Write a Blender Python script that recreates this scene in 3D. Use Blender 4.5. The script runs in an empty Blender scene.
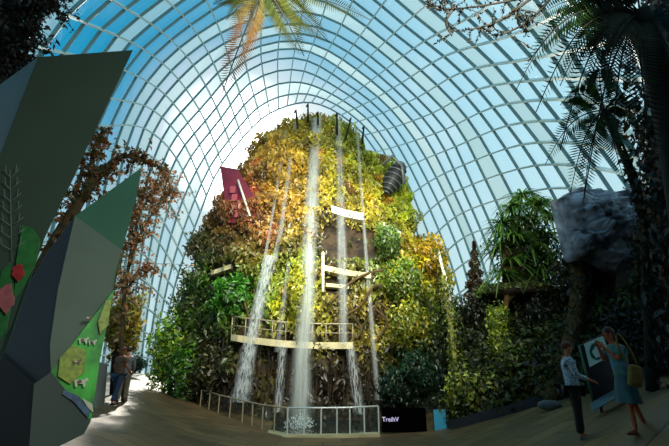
import bpy, bmesh, math, random
import numpy as np
from mathutils import Vector, Matrix, noise
from mathutils.bvhtree import BVHTree
random.seed(7); RNG = np.random.default_rng(7)
COL = bpy.context.scene.collection
F = 420.0; CX = 334.5; CY = 223.0; TILT = math.atan(145/420); CAMZ = 2.1
CT, ST = math.cos(TILT), math.sin(TILT)

# ------------------------------------------------------------------ sight lines
def P(px, py, Y):
    v = (CY-py)/F; u = (px-CX)/F
    s = Y/(CT - v*ST)
    return Vector((u*s, Y, CAMZ + (ST + v*CT)*s))
def mpp(p):                       # metres per photograph pixel at a place
    return (p.y*CT + (p.z-CAMZ)*ST)/F
def proj(X, Y, Z):
    d = Y*CT + (Z-CAMZ)*ST
    return CX + F*X/d, CY - F*(-Y*ST + (Z-CAMZ)*CT)/d
def lerp_tab(t, xs, ys): return float(np.interp(t, xs, ys))
def ground(x, y):
    u = x/max(y, 6.0); yy = min(max(y-8.4, 0), 24)
    if u >= 0:
        return lerp_tab(u, [0,.1,.25,.35,.51,.63,.75,1.2], [0,.02,.15,.4,.88,1.3,1.75,2.3]) + yy*.068*lerp_tab(u,[.2,.5],[0,1])
    u = -u
    return lerp_tab(u, [0,.1,.2,.3,.48,.6,1.2], [0,.02,.08,.2,.8,.95,1.4]) + yy*.045*lerp_tab(u,[.12,.45],[0,1])
def gp(px, py, ymax=40):          # where a sight line meets the ground
    y = 3.0
    while y < ymax:
        p = P(px, py, y)
        if p.z <= ground(p.x, p.y): return p
        y += .05
    return P(px, py, ymax)

# ------------------------------------------------------------------ helpers
def s2l(c):
    c = np.asarray(c, float)/255.0
    return np.where(c <= .04045, c/12.92, ((c+.055)/1.055)**2.4)
def rgb(r, g, b): return tuple(s2l((r,g,b))) + (1,)
def tag(o, label=None, cat=None, group=None, kind=None):
    if label: o['label'] = label
    if cat: o['category'] = cat
    if group: o['group'] = group
    if kind: o['kind'] = kind
    return o
def empty(name, loc=(0,0,0), rz=0, **k):
    o = bpy.data.objects.new(name, None); COL.objects.link(o)
    o.location = loc; o.rotation_euler = (0,0,rz)
    return tag(o, **k)
def link(name, me, mat, parent=None):
    o = bpy.data.objects.new(name, me); COL.objects.link(o)
    if mat is not None: me.materials.append(mat)
    if parent is not None: o.parent = parent
    return o
def local(pts, root):             # world points -> points relative to an unrotated root
    return [Vector(p)-root.location for p in pts]
class MB:
    def __init__(s): s.v=[]; s.f=[]; s.sm=[]
    def add(s, vs, fs, smooth=False):
        b=len(s.v); s.v += [tuple(v) for v in vs]; s.f += [tuple(i+b for i in f) for f in fs]; s.sm += [smooth]*len(fs)
    def box(s, c, sx, sy, sz, rz=0, M=None):
        c=Vector(c); R=M or Matrix.Rotation(rz,3,'Z')
        vs=[c+R@Vector((x*sx/2,y*sy/2,z*sz/2)) for x in(-1,1) for y in(-1,1) for z in(-1,1)]
        s.add(vs,[(0,1,3,2),(4,6,7,5),(0,4,5,1),(2,3,7,6),(0,2,6,4),(1,5,7,3)])
    def tube(s, pts, rad, n=6, cap=True):
        pts=[Vector(p) for p in pts]; m=len(pts)
        if not hasattr(rad,'__len__'): rad=[rad]*m
        vs=[]; ref=None
        for i,p in enumerate(pts):
            d=(pts[min(i+1,m-1)]-pts[max(i-1,0)])
            d = d.normalized() if d.length>1e-9 else Vector((0,0,1))
            if ref is None: ref = Vector((1,0,0)) if abs(d.x)<.8 else Vector((0,1,0))
            a=d.cross(ref).normalized(); ref=a.cross(d)
            b=ref
            for k in range(n):
                t=2*math.pi*k/n; vs.append(p+(a*math.cos(t)+b*math.sin(t))*rad[i])
        fs=[(i*n+k,i*n+(k+1)%n,(i+1)*n+(k+1)%n,(i+1)*n+k) for i in range(m-1) for k in range(n)]
        if cap: fs += [tuple(range(n-1,-1,-1)), tuple((m-1)*n+k for k in range(n))]
        s.add(vs,fs,True)
    def bar(s, pts, w, h, ups):      # rectangular rib swept along points; ups = normal per point
        m=len(pts); vs=[]
        for i,p in enumerate(pts):
            d=(pts[min(i+1,m-1)]-pts[max(i-1,0)]).normalized(); n=ups[i].normalized(); a=d.cross(n).normalized()
            for (x,y) in((-1,-1),(1,-1),(1,1),(-1,1)): vs.append(p+a*x*w/2+n*y*h/2)
        fs=[(i*4+k,i*4+(k+1)%4,(i+1)*4+(k+1)%4,(i+1)*4+k) for i in range(m-1) for k in range(4)]
        fs += [(3,2,1,0),tuple((m-1)*4+k for k in range(4))]
        s.add(vs,fs)
    def ball(s, c, rx, ry, rz, n=10, m=7, R=None):
        c=Vector(c); vs=[]
        for i in range(m+1):
            th=math.pi*i/m
            for k in range(n):
                ph=2*math.pi*k/n
                v=Vector((rx*math.sin(th)*math.cos(ph),ry*math.sin(th)*math.sin(ph),rz*math.cos(th)))
                vs.append(c+(R@v if R else v))
        s.add(vs,[(i*n+k,i*n+(k+1)%n,(i+1)*n+(k+1)%n,(i+1)*n+k) for i in range(m) for k in range(n)],True)
    def prism(s, poly, off):         # polygon plus a copy moved by off, walled
        n=len(poly); a=[Vector(p) for p in poly]; b=[p+Vector(off) for p in a]
        s.add(a+b,[tuple(range(n)),tuple(range(2*n-1,n-1,-1))]+[(i,i+n,(i+1)%n+n,(i+1)%n) for i in range(n)])
    def build(s, name, mat, parent=None, root=None):
        r = root.location if root is not None else (parent.location if parent is not None and parent.type=='EMPTY' else Vector((0,0,0)))
        me=bpy.data.meshes.new(name); me.from_pydata([tuple(Vector(v)-r) for v in s.v],[],s.f); me.update()
        me.polygons.foreach_set('use_smooth', s.sm)
        return link(name, me, mat, parent)

def catmull(pts, n):
    pts=[Vector(p) for p in pts]; out=[]
    q=[2*pts[0]-pts[1]]+pts+[2*pts[-1]-pts[-2]]
    for i in range(1,len(q)-2):
        for k in range(n):
            t=k/n; a,b,c,d=q[i-1:i+3]
            out.append(.5*((2*b)+(c-a)*t+(2*a-5*b+4*c-d)*t*t+(3*b-a-3*c+d)*t**3))
    out.append(pts[-1]); return out

# ------------------------------------------------------------------ materials
def mat(name, col=(.5,.5,.5,1), rough=.6, metal=0, noise_amt=0, nscale=4, col2=None, bump=0, emis=None, estr=0, spec=.5):
    m=bpy.data.materials.new(name); m.use_nodes=True; nt=m.node_tree; b=nt.nodes['Principled BSDF']
    b.inputs['Base Color'].default_value=col; b.inputs['Roughness'].default_value=rough; b.inputs['Metallic'].default_value=metal
    b.inputs['Specular IOR Level'].default_value=spec
    if noise_amt or col2 or bump:
        tc=nt.nodes.new('ShaderNodeTexCoord'); nz=nt.nodes.new('ShaderNodeTexNoise'); nz.inputs['Scale'].default_value=nscale; nz.inputs['Detail'].default_value=6
        nt.links.new(tc.outputs['Object'],nz.inputs['Vector'])
        if col2 or noise_amt:
            r=nt.nodes.new('ShaderNodeValToRGB'); c2=col2 or tuple(x*(1-noise_amt) for x in col[:3])+(1,)
            r.color_ramp.elements[0].position=.38; r.color_ramp.elements[0].color=c2
            r.color_ramp.elements[1].position=.62; r.color_ramp.elements[1].color=col
            nt.links.new(nz.outputs['Fac'],r.inputs['Fac']); nt.links.new(r.outputs['Color'],b.inputs['Base Color'])
        if bump:
            bp=nt.nodes.new('ShaderNodeBump'); bp.inputs['Strength'].default_value=bump
            nt.links.new(nz.outputs['Fac'],bp.inputs['Height']); nt.links.new(bp.outputs['Normal'],b.inputs['Normal'])
    if emis: b.inputs['Emission Color'].default_value=emis; b.inputs['Emission Strength'].default_value=estr
    return m
def leaf_mat(name, gain=1.0, trans=.5, gloss=.06):
    m=bpy.data.materials.new(name); m.use_nodes=True; nt=m.node_tree; nt.nodes.clear(); N=nt.nodes.new; L=nt.links.new
    out=N('ShaderNodeOutputMaterial'); at=N('ShaderNodeAttribute'); at.attribute_name='Col'
    mul=N('ShaderNodeVectorMath'); mul.operation='SCALE'; mul.inputs['Scale'].default_value=gain; L(at.outputs['Color'],mul.inputs[0])
    d=N('ShaderNodeBsdfDiffuse'); t=N('ShaderNodeBsdfTranslucent'); g=N('ShaderNodeBsdfGlossy'); g.inputs['Roughness'].default_value=.45
    L(mul.outputs[0],d.inputs['Color']); L(mul.outputs[0],t.inputs['Color'])
    a=N('ShaderNodeMixShader'); a.inputs[0].default_value=trans; L(d.outputs[0],a.inputs[1]); L(t.outputs[0],a.inputs[2])
    b=N('ShaderNodeMixShader'); b.inputs[0].default_value=gloss; L(a.outputs[0],b.inputs[1]); L(g.outputs[0],b.inputs[2]); L(b.outputs[0],out.inputs[0])
    return m
def glass_mat(name, tint, milk, milkcol=(1,1,1,1), gloss=.1):
    m=bpy.data.materials.new(name); m.use_nodes=True; nt=m.node_tree; nt.nodes.clear(); N=nt.nodes.new; L=nt.links.new
    out=N('ShaderNodeOutputMaterial'); t=N('ShaderNodeBsdfTransparent'); t.inputs[0].default_value=tint
    g=N('ShaderNodeBsdfGlossy'); g.inputs['Roughness'].default_value=.08
    d=N('ShaderNodeBsdfTranslucent'); d.inputs[0].default_value=milkcol
    a=N('ShaderNodeMixShader'); a.inputs[0].default_value=milk; L(t.outputs[0],a.inputs[1]); L(d.outputs[0],a.inputs[2])
    b=N('ShaderNodeMixShader'); b.inputs[0].default_value=gloss; L(a.outputs[0],b.inputs[1]); L(g.outputs[0],b.inputs[2]); L(b.outputs[0],out.inputs[0])
    return m
def water_mat(name, dens, sx=9, sz=.5, lo=.35, hi=.7, tintc=(.85,.93,.95,1)):
    m=bpy.data.materials.new(name); m.use_nodes=True; nt=m.node_tree; nt.nodes.clear(); N=nt.nodes.new; L=nt.links.new
    out=N('ShaderNodeOutputMaterial'); uv=N('ShaderNodeUVMap'); mp=N('ShaderNodeMapping'); mp.inputs['Scale'].default_value=(sx,sz,1)
    nz=N('ShaderNodeTexNoise'); nz.inputs['Scale'].default_value=1; nz.inputs['Detail'].default_value=5; nz.inputs['Roughness'].default_value=.7
    L(uv.outputs[0],mp.inputs[0]); L(mp.outputs[0],nz.inputs['Vector'])
    mr=N('ShaderNodeMapRange'); mr.inputs['From Min'].default_value=lo; mr.inputs['From Max'].default_value=hi; mr.inputs['To Max'].default_value=dens
    L(nz.outputs['Fac'],mr.inputs['Value'])
    # thinner towards both edges of the sheet
    sp=N('ShaderNodeSeparateXYZ'); L(uv.outputs[0],sp.inputs[0])
    e=N('ShaderNodeMath'); e.operation='PINGPONG'; e.inputs[1].default_value=.5; L(sp.outputs['X'],e.inputs[0])
    e2=N('ShaderNodeMapRange'); e2.inputs['From Max'].default_value=.35; L(e.outputs[0],e2.inputs['Value'])
    mu=N('ShaderNodeMath'); mu.operation='MULTIPLY'; L(mr.outputs[0],mu.inputs[0]); L(e2.outputs[0],mu.inputs[1])
    t=N('ShaderNodeBsdfTransparent'); d=N('ShaderNodeBsdfDiffuse'); d.inputs[0].default_value=tintc; tr=N('ShaderNodeBsdfTranslucent'); tr.inputs[0].default_value=tintc
    dm=N('ShaderNodeMixShader'); dm.inputs[0].default_value=.5; L(d.outputs[0],dm.inputs[1]); L(tr.outputs[0],dm.inputs[2])
    mx=N('ShaderNodeMixShader'); L(mu.outputs[0],mx.inputs[0]); L(t.outputs[0],mx.inputs[1]); L(dm.outputs[0],mx.inputs[2]); L(mx.outputs[0],out.inputs[0])
    return m
M={}
M['leaf']=leaf_mat('sun_painted_leaf',1.15)  # bright copy of the leaf, sunlight put into its colour gain
M['dleaf']=leaf_mat('shade_painted_leaf',.8,.35,.04); M['fleaf']=leaf_mat('overhead_frond_leaf',.6,.25,.02); M['sleaf']=leaf_mat('silhouette_painted_leaf',.5,.15,.02)  # darker copies of the same leaf, shade put into the colour gain
M['steel']=mat('backlit_tinted_steel',rgb(112,150,152),.45,.0,.12,3)  # white paint turned teal grey, its backlit look put into the colour
M['steel2']=mat('pale_painted_steel',rgb(215,232,224),.45,.0,.12,3)
M['glass']=glass_mat('dome_glass',(.93,.98,1,1),.05,(.9,1,1,1),.05)
M['shade']=glass_mat('white_fritted_glass',(.97,1,.98,1),.85,(1,1,.93,1),.04)
M['rock']=mat('dark_rock',rgb(66,52,34),.9,0,0,1.3,rgb(26,22,16),.8)
M['cliff']=mat('blue_grey_rock',rgb(150,162,180),.8,0,0,1.6,rgb(52,58,70),1.0)
M['soil']=mat('dark_soil',rgb(26,26,16),.95,0,0,2,rgb(10,12,8),.6)
M['conc']=mat('pale_concrete',rgb(190,182,140),.8,0,.25,2)
M['white']=mat('white_concrete',rgb(235,228,205),.7,0,.1,2)
M['kerb']=mat('dark_blue_kerb',rgb(34,42,54),.5,0,.3,2)
M['rail']=mat('pale_rail',rgb(205,215,212),.35,.3,.08,6)
M['railb']=mat('bronze_rail',rgb(150,140,112),.4,.3,.12,6)
M['bark']=mat('mossy_bark',rgb(88,66,34),.95,0,0,5,rgb(44,46,18),.8)
M['dbark']=mat('dark_bark',rgb(24,22,13),.95,0,0,5,rgb(9,9,6),.8)
M['pbark']=mat('mossy_light_tinted_bark',rgb(150,150,66),.9,0,0,7,rgb(70,72,28),.6)  # mossy bark, with yellow light on the slender trunk put into its colour
M['dark']=mat('dark_metal_and_shade',rgb(20,17,13),.95,0,.4,2)  # dark metal parts, also the painted shade of the cave

def leaves(name, pts, nrm, size, cols, mt, parent=None, droop=.35, aspect=.5, jitter=.7, root=None, upright=0.):
    pts=np.asarray(pts,float); n=len(pts)
    nrm=np.asarray(nrm,float)+RNG.normal(0,jitter,(n,3)); nrm/=np.linalg.norm(nrm,axis=1)[:,None]+1e-9
    d=RNG.normal(0,1,(n,3)); d[:,2]-=droop*2; d[:,2]+=upright*2
    d-= (d*nrm).sum(1)[:,None]*nrm*.8; d/=np.linalg.norm(d,axis=1)[:,None]+1e-9
    sd=np.cross(d,nrm); sd/=np.linalg.norm(sd,axis=1)[:,None]+1e-9
    size=np.broadcast_to(np.asarray(size,float),(n,))[:,None]*RNG.uniform(.6,1.35,(n,1))
    a=pts-d*size*.4; b=pts+sd*size*aspect*.5+nrm*size*.08; c=pts+d*size*.6-nrm*size*.1; e=pts-sd*size*aspect*.5+nrm*size*.08
    V=np.stack([a,b,c,e],1).reshape(-1,3)
    r=root.location if root is not None else (parent.location if parent is not None and parent.type=='EMPTY' else Vector((0,0,0)))
    V-=np.array(r)[None]
    return raw(name,V,n,cols,mt,parent)
def raw(name,V,n,cols,mt,parent):
    me=bpy.data.meshes.new(name); me.vertices.add(4*n); me.vertices.foreach_set('co',V.ravel())
    idx=np.arange(n)[:,None]*4+np.array([[0,1,2,0,2,3]]); me.loops.add(6*n); me.loops.foreach_set('vertex_index',idx.ravel())
    me.polygons.add(2*n); me.polygons.foreach_set('loop_start',np.arange(2*n)*3); me.polygons.foreach_set('loop_total',np.full(2*n,3))
    me.update(calc_edges=True)
    ca=me.color_attributes.new('Col','FLOAT_COLOR','POINT'); C=np.ones((4*n,4)); C[:,:3]=np.repeat(cols,4,axis=0); ca.data.foreach_set('color',C.ravel())
    return link(name,me,mt,parent)
def pickcols(n, palette, var=.25):
    pal=np.array([s2l(c) for c in palette]); c=pal[RNG.integers(0,len(pal),n)]
    return np.clip(c*RNG.uniform(1-var,1+var,(n,1))*RNG.uniform(.9,1.1,(n,3)),0,1)

# ------------------------------------------------------------------ camera, world, lamps
cam=bpy.data.cameras.new('camera'); co=bpy.data.objects.new('camera',cam); COL.objects.link(co)
cam.sensor_width=36; cam.lens=F/669*36; cam.clip_end=2000; co.location=(0,0,CAMZ); co.rotation_euler=(math.pi/2+TILT,0,0)
bpy.context.scene.camera=co
sc=bpy.context.scene
sc.view_settings.view_transform='Standard'; sc.view_settings.look='None'; sc.view_settings.exposure=0.0
sc.cycles.transparent_max_bounces=24; sc.cycles.max_bounces=6; sc.cycles.diffuse_bounces=3
SUND=(P(240,148,10)-Vector((0,0,CAMZ))).normalized()
w=bpy.data.worlds.new('sky'); sc.world=w; w.use_nodes=True; nt=w.node_tree; nt.nodes.clear(); N=nt.nodes.new; L=nt.links.new
wo=N('ShaderNodeOutputWorld'); bg=N('ShaderNodeBackground'); L(bg.outputs[0],wo.inputs[0])
tc=N('ShaderNodeTexCoord'); nv=N('ShaderNodeVectorMath'); nv.operation='NORMALIZE'; L(tc.outputs['Generated'],nv.inputs[0])
def vdot(vec):
    d=N('ShaderNodeVectorMath'); d.operation='DOT_PRODUCT'; L(nv.outputs[0],d.inputs[0]); d.inputs[1].default_value=vec; return d.outputs['Value']
def mrange(src,a,b,c,d,smooth=True):
    m=N('ShaderNodeMapRange'); m.interpolation_type='SMOOTHSTEP' if smooth else 'LINEAR'
    for k,v in zip(('From Min','From Max','To Min','To Max'),(a,b,c,d)): m.inputs[k].default_value=v
    L(src,m.inputs['Value']); return m.outputs[0]
def cmix(fac,a,b):
    m=N('ShaderNodeMix'); m.data_type='RGBA'; L(fac,m.inputs[0])
    for s,v in ((6,a),(7,b)):
        if isinstance(v,tuple): m.inputs[s].default_value=v
        else: L(v,m.inputs[s])
    return m.outputs[2]
nz=N('ShaderNodeTexNoise'); nz.inputs['Scale'].default_value=2.6; nz.inputs['Detail'].default_value=7; nz.inputs['Roughness'].default_value=.55
L(nv.outputs[0],nz.inputs['Vector'])
side=mrange(vdot((1,0,0)),-.5,.5,0,1)                       # deep blue to the left, pale to the right
base=cmix(side,rgb(8,146,190),rgb(182,228,241))
cloud=mrange(nz.outputs['Fac'],.47,.68,0,.7)
cm=N('ShaderNodeMath'); cm.operation='MULTIPLY'; L(cloud,cm.inputs[0]); L(mrange(vdot((1,0,0)),-.45,.1,.25,1),cm.inputs[1])
base=cmix(cm.outputs[0],base,rgb(214,236,242))
sd=vdot(tuple(SUND)); g1=mrange(sd,.962,.999,0,.95); g2=mrange(sd,.985,.9999,0,1)
base=cmix(g1,base,rgb(250,252,248))
pale=mrange(vdot((0,0,1)),.1,.6,.9,0); base=cmix(pale,base,rgb(206,230,232)); low=mrange(vdot((0,0,1)),-.05,.08,1,0); base=cmix(low,base,rgb(150,190,205))
L(base,bg.inputs['Color'])
st=N('ShaderNodeMath'); st.operation='MULTIPLY_ADD'; st.inputs[1].default_value=5.0; st.inputs[2].default_value=1.08; L(g2,st.inputs[0]); L(st.outputs[0],bg.inputs['Strength'])

def lamp(name,kind,loc,aim,energy,color,size=1,spread=None,angle=None):
    l=bpy.data.lights.new(name,kind); l.energy=energy; l.color=color
    o=bpy.data.objects.new(name,l); COL.objects.link(o); o.location=loc
    o.rotation_euler=(Vector(aim)-Vector(loc)).to_track_quat('-Z','Y').to_euler()
    if kind=='AREA': l.size=size; l.spread=math.radians(spread or 180)
    if kind=='SUN' and angle: l.angle=math.radians(angle)
    return o
sl=Vector((0,20,5)); lamp('sun','SUN',sl+SUND*60,sl,2.5,(1,.93,.8),angle=1.2)
lamp('grove_floodlight','AREA',(1.5,5.5,11),(-.5,22,7.5),1700,(1,.96,.82),6,75)

lamp('panel_fill_light','AREA',(4,-.5,7.5),(-5,6.5,3),130,(.95,1,.95),4,80)  # fill lamp added to brighten the left panels, no real fitting
# ------------------------------------------------------------------ ground
def make_floor():
    xs=np.arange(-26,26.01,.5); ys=np.arange(-8,46.01,.5); vs=[]; fs=[]
    for y in ys:
        for x in xs: vs.append((x,y,ground(x,y)))
    n=len(xs)
    for j in range(len(ys)-1):
        for i in range(n-1): fs.append((j*n+i,j*n+i+1,(j+1)*n+i+1,(j+1)*n+i))
    me=bpy.data.meshes.new('floor'); me.from_pydata(vs,[],fs); uv=me.uv_layers.new(name='UVMap')
    co_=np.array(vs); li=np.zeros(len(me.loops),int); me.loops.foreach_get('vertex_index',li)
    c=co_[li]; dx=c[:,0]+1; dy=c[:,1]-26; r=np.hypot(dx,dy); a=np.arctan2(dx,-dy)*14
    uv.data.foreach_set('uv',np.stack([a,r],1).ravel().astype(np.float32))
    for p in me.polygons: p.use_smooth=True
    m=bpy.data.materials.new('ring_paving'); m.use_nodes=True; nt=m.node_tree; b=nt.nodes['Principled BSDF']; N=nt.nodes.new; L=nt.links.new
    u=N('ShaderNodeUVMap'); br=N('ShaderNodeTexBrick'); br.inputs['Scale'].default_value=1; br.inputs['Brick Width'].default_value=1.5; br.inputs['Row Height'].default_value=.6
    br.inputs['Mortar Size'].default_value=.02
    br.inputs['Color1'].default_value=rgb(140,112,68); br.inputs['Color2'].default_value=rgb(104,84,50); br.inputs['Mortar'].default_value=rgb(44,40,30)
    L(u.outputs[0],br.inputs['Vector']); nz=N('ShaderNodeTexNoise'); nz.inputs['Scale'].default_value=.9; nz.inputs['Detail'].default_value=6; L(u.outputs[0],nz.inputs['Vector'])
    mx=N('ShaderNodeMix'); mx.data_type='RGBA'; mx.blend_type='MULTIPLY'; mx.inputs[0].default_value=.6; L(br.outputs['Color'],mx.inputs[6]); L(nz.outputs['Fac'],mx.inputs[7]); L(mx.outputs[2],b.inputs['Base Color'])
    mr=N('ShaderNodeMapRange'); mr.inputs['To Min'].default_value=.42; mr.inputs['To Max'].default_value=.7; L(nz.outputs['Fac'],mr.inputs['Value']); L(mr.outputs[0],b.inputs['Roughness'])
    bp=N('ShaderNodeBump'); bp.inputs['Strength'].default_value=.25; L(nz.outputs['Fac'],bp.inputs['Height']); L(bp.outputs[0],b.inputs['Normal'])
    o=link('floor',me,m); tag(o,'brown stone paving laid in rings around the planted mountain','floor',kind='structure')
make_floor()
mb=MB(); mb.add([(-400,-60,-.6),(400,-60,-.6),(400,500,-.6),(-400,500,-.6)],[(0,1,2,3)])
tag(mb.build('ground',mat('bay_water',rgb(110,160,175),.25,0,.2,.05)),'flat blue grey bay beyond the glasshouse','ground',kind='structure')

# ------------------------------------------------------------------ glass dome
KEYS=[ # (depth, 13 points from the left foot over the apex to the right foot)
 (42,[(155,380),(178,275),(203,205),(217,172),(235,147),(260,120),(287,106),(318,104),(348,120),(378,155),(402,215),(425,290),(440,384)]),
 (35,[(132,382),(152,238),(180,152),(199,128),(219,104),(246,72),(293,58),(341,80),(378,108),(408,146),(432,190),(460,255),(490,384)]),
 (29,[(100,384),(122,226),(148,120),(171,88),(197,62),(240,36),(300,24),(366,53),(411,92),(447,132),(467,172),(497,240),(535,386)]),
 (22,[(40,388),(70,220),(103,114),(133,60),(167,28),(228,-14),(310,-36),(398,20),(455,66),(495,110),(527,152),(570,228),(625,392)]),
 (15,[(-80,404),(-5,230),(38,110),(72,38),(118,-6),(200,-66),(318,-110),(446,-28),(525,50),(564,102),(605,155),(665,245),(740,402)]),
 (7.5,[(-330,440),(-180,260),(-90,110),(-40,10),(30,-80),(150,-210),(330,-320),(530,-150),(625,20),(668,120),(712,200),(800,310),(980,440)])]
SA,SB=4,3
keys3=[[P(x,y,Y) for x,y in pts] for Y,pts in KEYS]
def nspline(u,y,q):
    n=len(u); h=np.diff(u); A_=np.zeros((n,n)); b_=np.zeros((n,3)); A_[0,0]=A_[-1,-1]=1
    for i in range(1,n-1):
        A_[i,i-1]=h[i-1]; A_[i,i]=2*(h[i-1]+h[i]); A_[i,i+1]=h[i]; b_[i]=6*((y[i+1]-y[i])/h[i]-(y[i]-y[i-1])/h[i-1])
    m=np.linalg.solve(A_,b_); out=[]
    for x in q:
        i=min(max(np.searchsorted(u,x)-1,0),n-2); a=u[i+1]-x; b=x-u[i]
        out.append(m[i]*a**3/(6*h[i])+m[i+1]*b**3/(6*h[i])+(y[i]/h[i]-m[i]*h[i]/6)*a+(y[i+1]/h[i]-m[i+1]*h[i]/6)*b)
    return out
cum=[]
for k in keys3[1:4]:
    d=[0]
    for i in range(len(k)-1): d.append(d[-1]+(k[i+1]-k[i]).length)
    cum.append(np.array(d)/d[-1])
U=np.mean(cum,axis=0)
fine=[[Vector(p) for p in nspline(U,np.array([tuple(v) for v in k]),np.linspace(0,1,41))] for k in keys3]
nB=len(fine[0]); cols_=[catmull([fine[a][b] for a in range(len(KEYS))],SA) for b in range(nB)]
nA=len(cols_[0]); G=[[cols_[b][a] for b in range(nB)] for a in range(nA)]
def gn(a,b):
    ta=G[min(a+1,nA-1)][b]-G[max(a-1,0)][b]; tb=G[a][min(b+1,nB-1)]-G[a][max(b-1,0)]; n=ta.cross(tb); n.normalize()
    return n
NR=[[gn(a,b) for b in range(nB)] for a in range(nA)]
dome=empty('ceiling',label='curved glass dome of steel arches enclosing the planted mountain',cat='glass roof',kind='structure')
for a in range(nA):
    mb=MB(); mb.bar(G[a],.10,.15,NR[a]); mb.build('arch_rib',M['steel'],dome)
for b in range(nB):
    mb=MB(); mb.bar([G[a][b] for a in range(nA)],.10,.16,[NR[a][b] for a in range(nA)]); mb.build('glazing_bar',M['steel2'],dome)
gl=MB(); shd=MB()
white_bays={1,5,9,13,17}
for a in range(nA-1):
    for b in range(nB-1):
        q=[G[a][b]+NR[a][b]*.1,G[a+1][b]+NR[a+1][b]*.1,G[a+1][b+1]+NR[a+1][b+1]*.1,G[a][b+1]+NR[a][b+1]*.1]
        if a in white_bays or (a==7 and b<20) or (a==3 and b<17): shd.add(q,[(0,1,2,3)])
        else: gl.add(q,[(0,1,2,3)])
gl.build('glass_skin',M['glass'],dome); shd.build('fritted_glass_band',M['shade'],dome)

# unseen slab and wall added behind the viewer to keep the foreground dark
mb=MB(); mb.box((0,-1.5,9.6),34,12,.5); tag(mb.build('light_block_slab',mat('block_slab_dark',rgb(40,44,42),.9,0,.1,1)),'unseen dark slab added overhead to block light','ceiling',kind='structure')
mb=MB(); mb.box((0,-7.6,4.6),34,.4,10.5); tag(mb.build('light_block_wall',mat('block_wall_dark',rgb(34,38,36),.9,0,.1,1)),'unseen dark wall added behind to block light','wall',kind='structure')

# ------------------------------------------------------------------ the planted mountain
ROWS=[(128,300,330),(131,282,345),(138,266,358),(150,254,372),(165,246,386),(182,238,399),(200,228,406),(220,214,414),(240,205,424),(260,199,437),(280,192,444),(300,186,447),(340,182,450),(380,184,451),(425,190,452)]
MY=26.0
prof=[]
for py,xl,xr in ROWS:
    a=P(xl,py,MY); b=P(xr,py,MY); prof.append((a.z,(a.x+b.x)/2,(b.x-a.x)/2))
prof.sort()
PZ=[p[0] for p in prof]; PCX=[p[1] for p in prof]; PR=[max(.9,p[2]-.75) for p in prof]
ZTOP=PZ[-1]
def mtn(z,th,n=True):
    cx=np.interp(z,PZ,PCX); r=np.interp(z,PZ,PR)
    k=float(np.interp(z,[0,5,10,ZTOP],[1.08,.98,.8,.5]))
    x=cx+r*math.sin(th); y=MY-r*k*math.cos(th)
    if n:
        v=Vector((x*.45,y*.45,z*.45)); d=noise.fractal(v,1,2,4)*.75+noise.noise(v*.5)*.5
        x+=math.sin(th)*d; y-=math.cos(th)*d
    return Vector((x,y,z))
mountain=empty('planted_mountain',(prof[0][1],MY,0),label='tall cone shaped mountain covered in yellow green plants behind the waterfalls',cat='mountain')
NT,NZ=96,80
vs=[];fs=[]
for j in range(NZ+1):
    z=-.3+(ZTOP+.3)*j/NZ
    for i in range(NT): vs.append(mtn(max(z,PZ[0]) if z>0 else PZ[0],2*math.pi*i/NT)); vs[-1].z=z
vs.append(Vector((PCX[-1],MY,ZTOP+.3)))
for j in range(NZ):
    for i in range(NT): fs.append((j*NT+i,j*NT+(i+1)%NT,(j+1)*NT+(i+1)%NT,(j+1)*NT+i))
for i in range(NT): fs.append((NZ*NT+i,NZ*NT+(i+1)%NT,len(vs)-1))
bvh=BVHTree.FromPolygons(vs,fs)
mb=MB(); mb.add(vs,fs,True); mb.build('rock_core',M['rock'],mountain)
CAM=Vector((0,0,CAMZ))
def hit(px,py,out=0.0):
    d=(P(px,py,10)-CAM).normalized(); h=bvh.ray_cast(CAM,d)
    if h[0] is None: return P(px,py,MY), Vector((0,-1,0))
    n=h[1]; n=n if n.dot(d)<0 else -n
    return h[0]+n*out, n
# planting colours by view position, sunlit look already in them
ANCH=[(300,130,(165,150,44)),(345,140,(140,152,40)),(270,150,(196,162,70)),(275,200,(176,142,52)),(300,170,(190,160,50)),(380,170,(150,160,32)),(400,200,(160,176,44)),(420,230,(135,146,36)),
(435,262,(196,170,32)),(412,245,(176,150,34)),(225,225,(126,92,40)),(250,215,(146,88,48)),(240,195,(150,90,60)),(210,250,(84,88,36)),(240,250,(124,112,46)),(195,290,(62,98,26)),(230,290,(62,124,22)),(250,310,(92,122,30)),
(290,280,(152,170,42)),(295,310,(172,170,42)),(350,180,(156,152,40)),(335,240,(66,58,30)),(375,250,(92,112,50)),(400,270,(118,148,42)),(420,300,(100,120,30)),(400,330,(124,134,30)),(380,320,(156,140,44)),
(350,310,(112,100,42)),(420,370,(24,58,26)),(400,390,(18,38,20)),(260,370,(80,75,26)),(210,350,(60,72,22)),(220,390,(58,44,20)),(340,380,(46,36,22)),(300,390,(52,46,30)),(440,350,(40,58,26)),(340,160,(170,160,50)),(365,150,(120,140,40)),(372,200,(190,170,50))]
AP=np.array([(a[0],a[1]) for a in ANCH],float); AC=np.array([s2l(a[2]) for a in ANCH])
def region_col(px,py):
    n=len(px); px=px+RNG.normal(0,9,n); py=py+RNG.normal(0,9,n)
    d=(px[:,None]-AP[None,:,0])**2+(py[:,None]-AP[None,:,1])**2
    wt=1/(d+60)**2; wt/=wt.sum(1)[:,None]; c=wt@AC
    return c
def inpoly(px,py,poly):
    c=np.zeros(len(px),bool); n=len(poly)
    for i in range(n):
        x1,y1=poly[i]; x2,y2=poly[(i+1)%n]
        if y1==y2: continue
        k=((y1>py)!=(y2>py))&(px<(x2-x1)*(py-y1)/(y2-y1)+x1); c^=k
    return c
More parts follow.
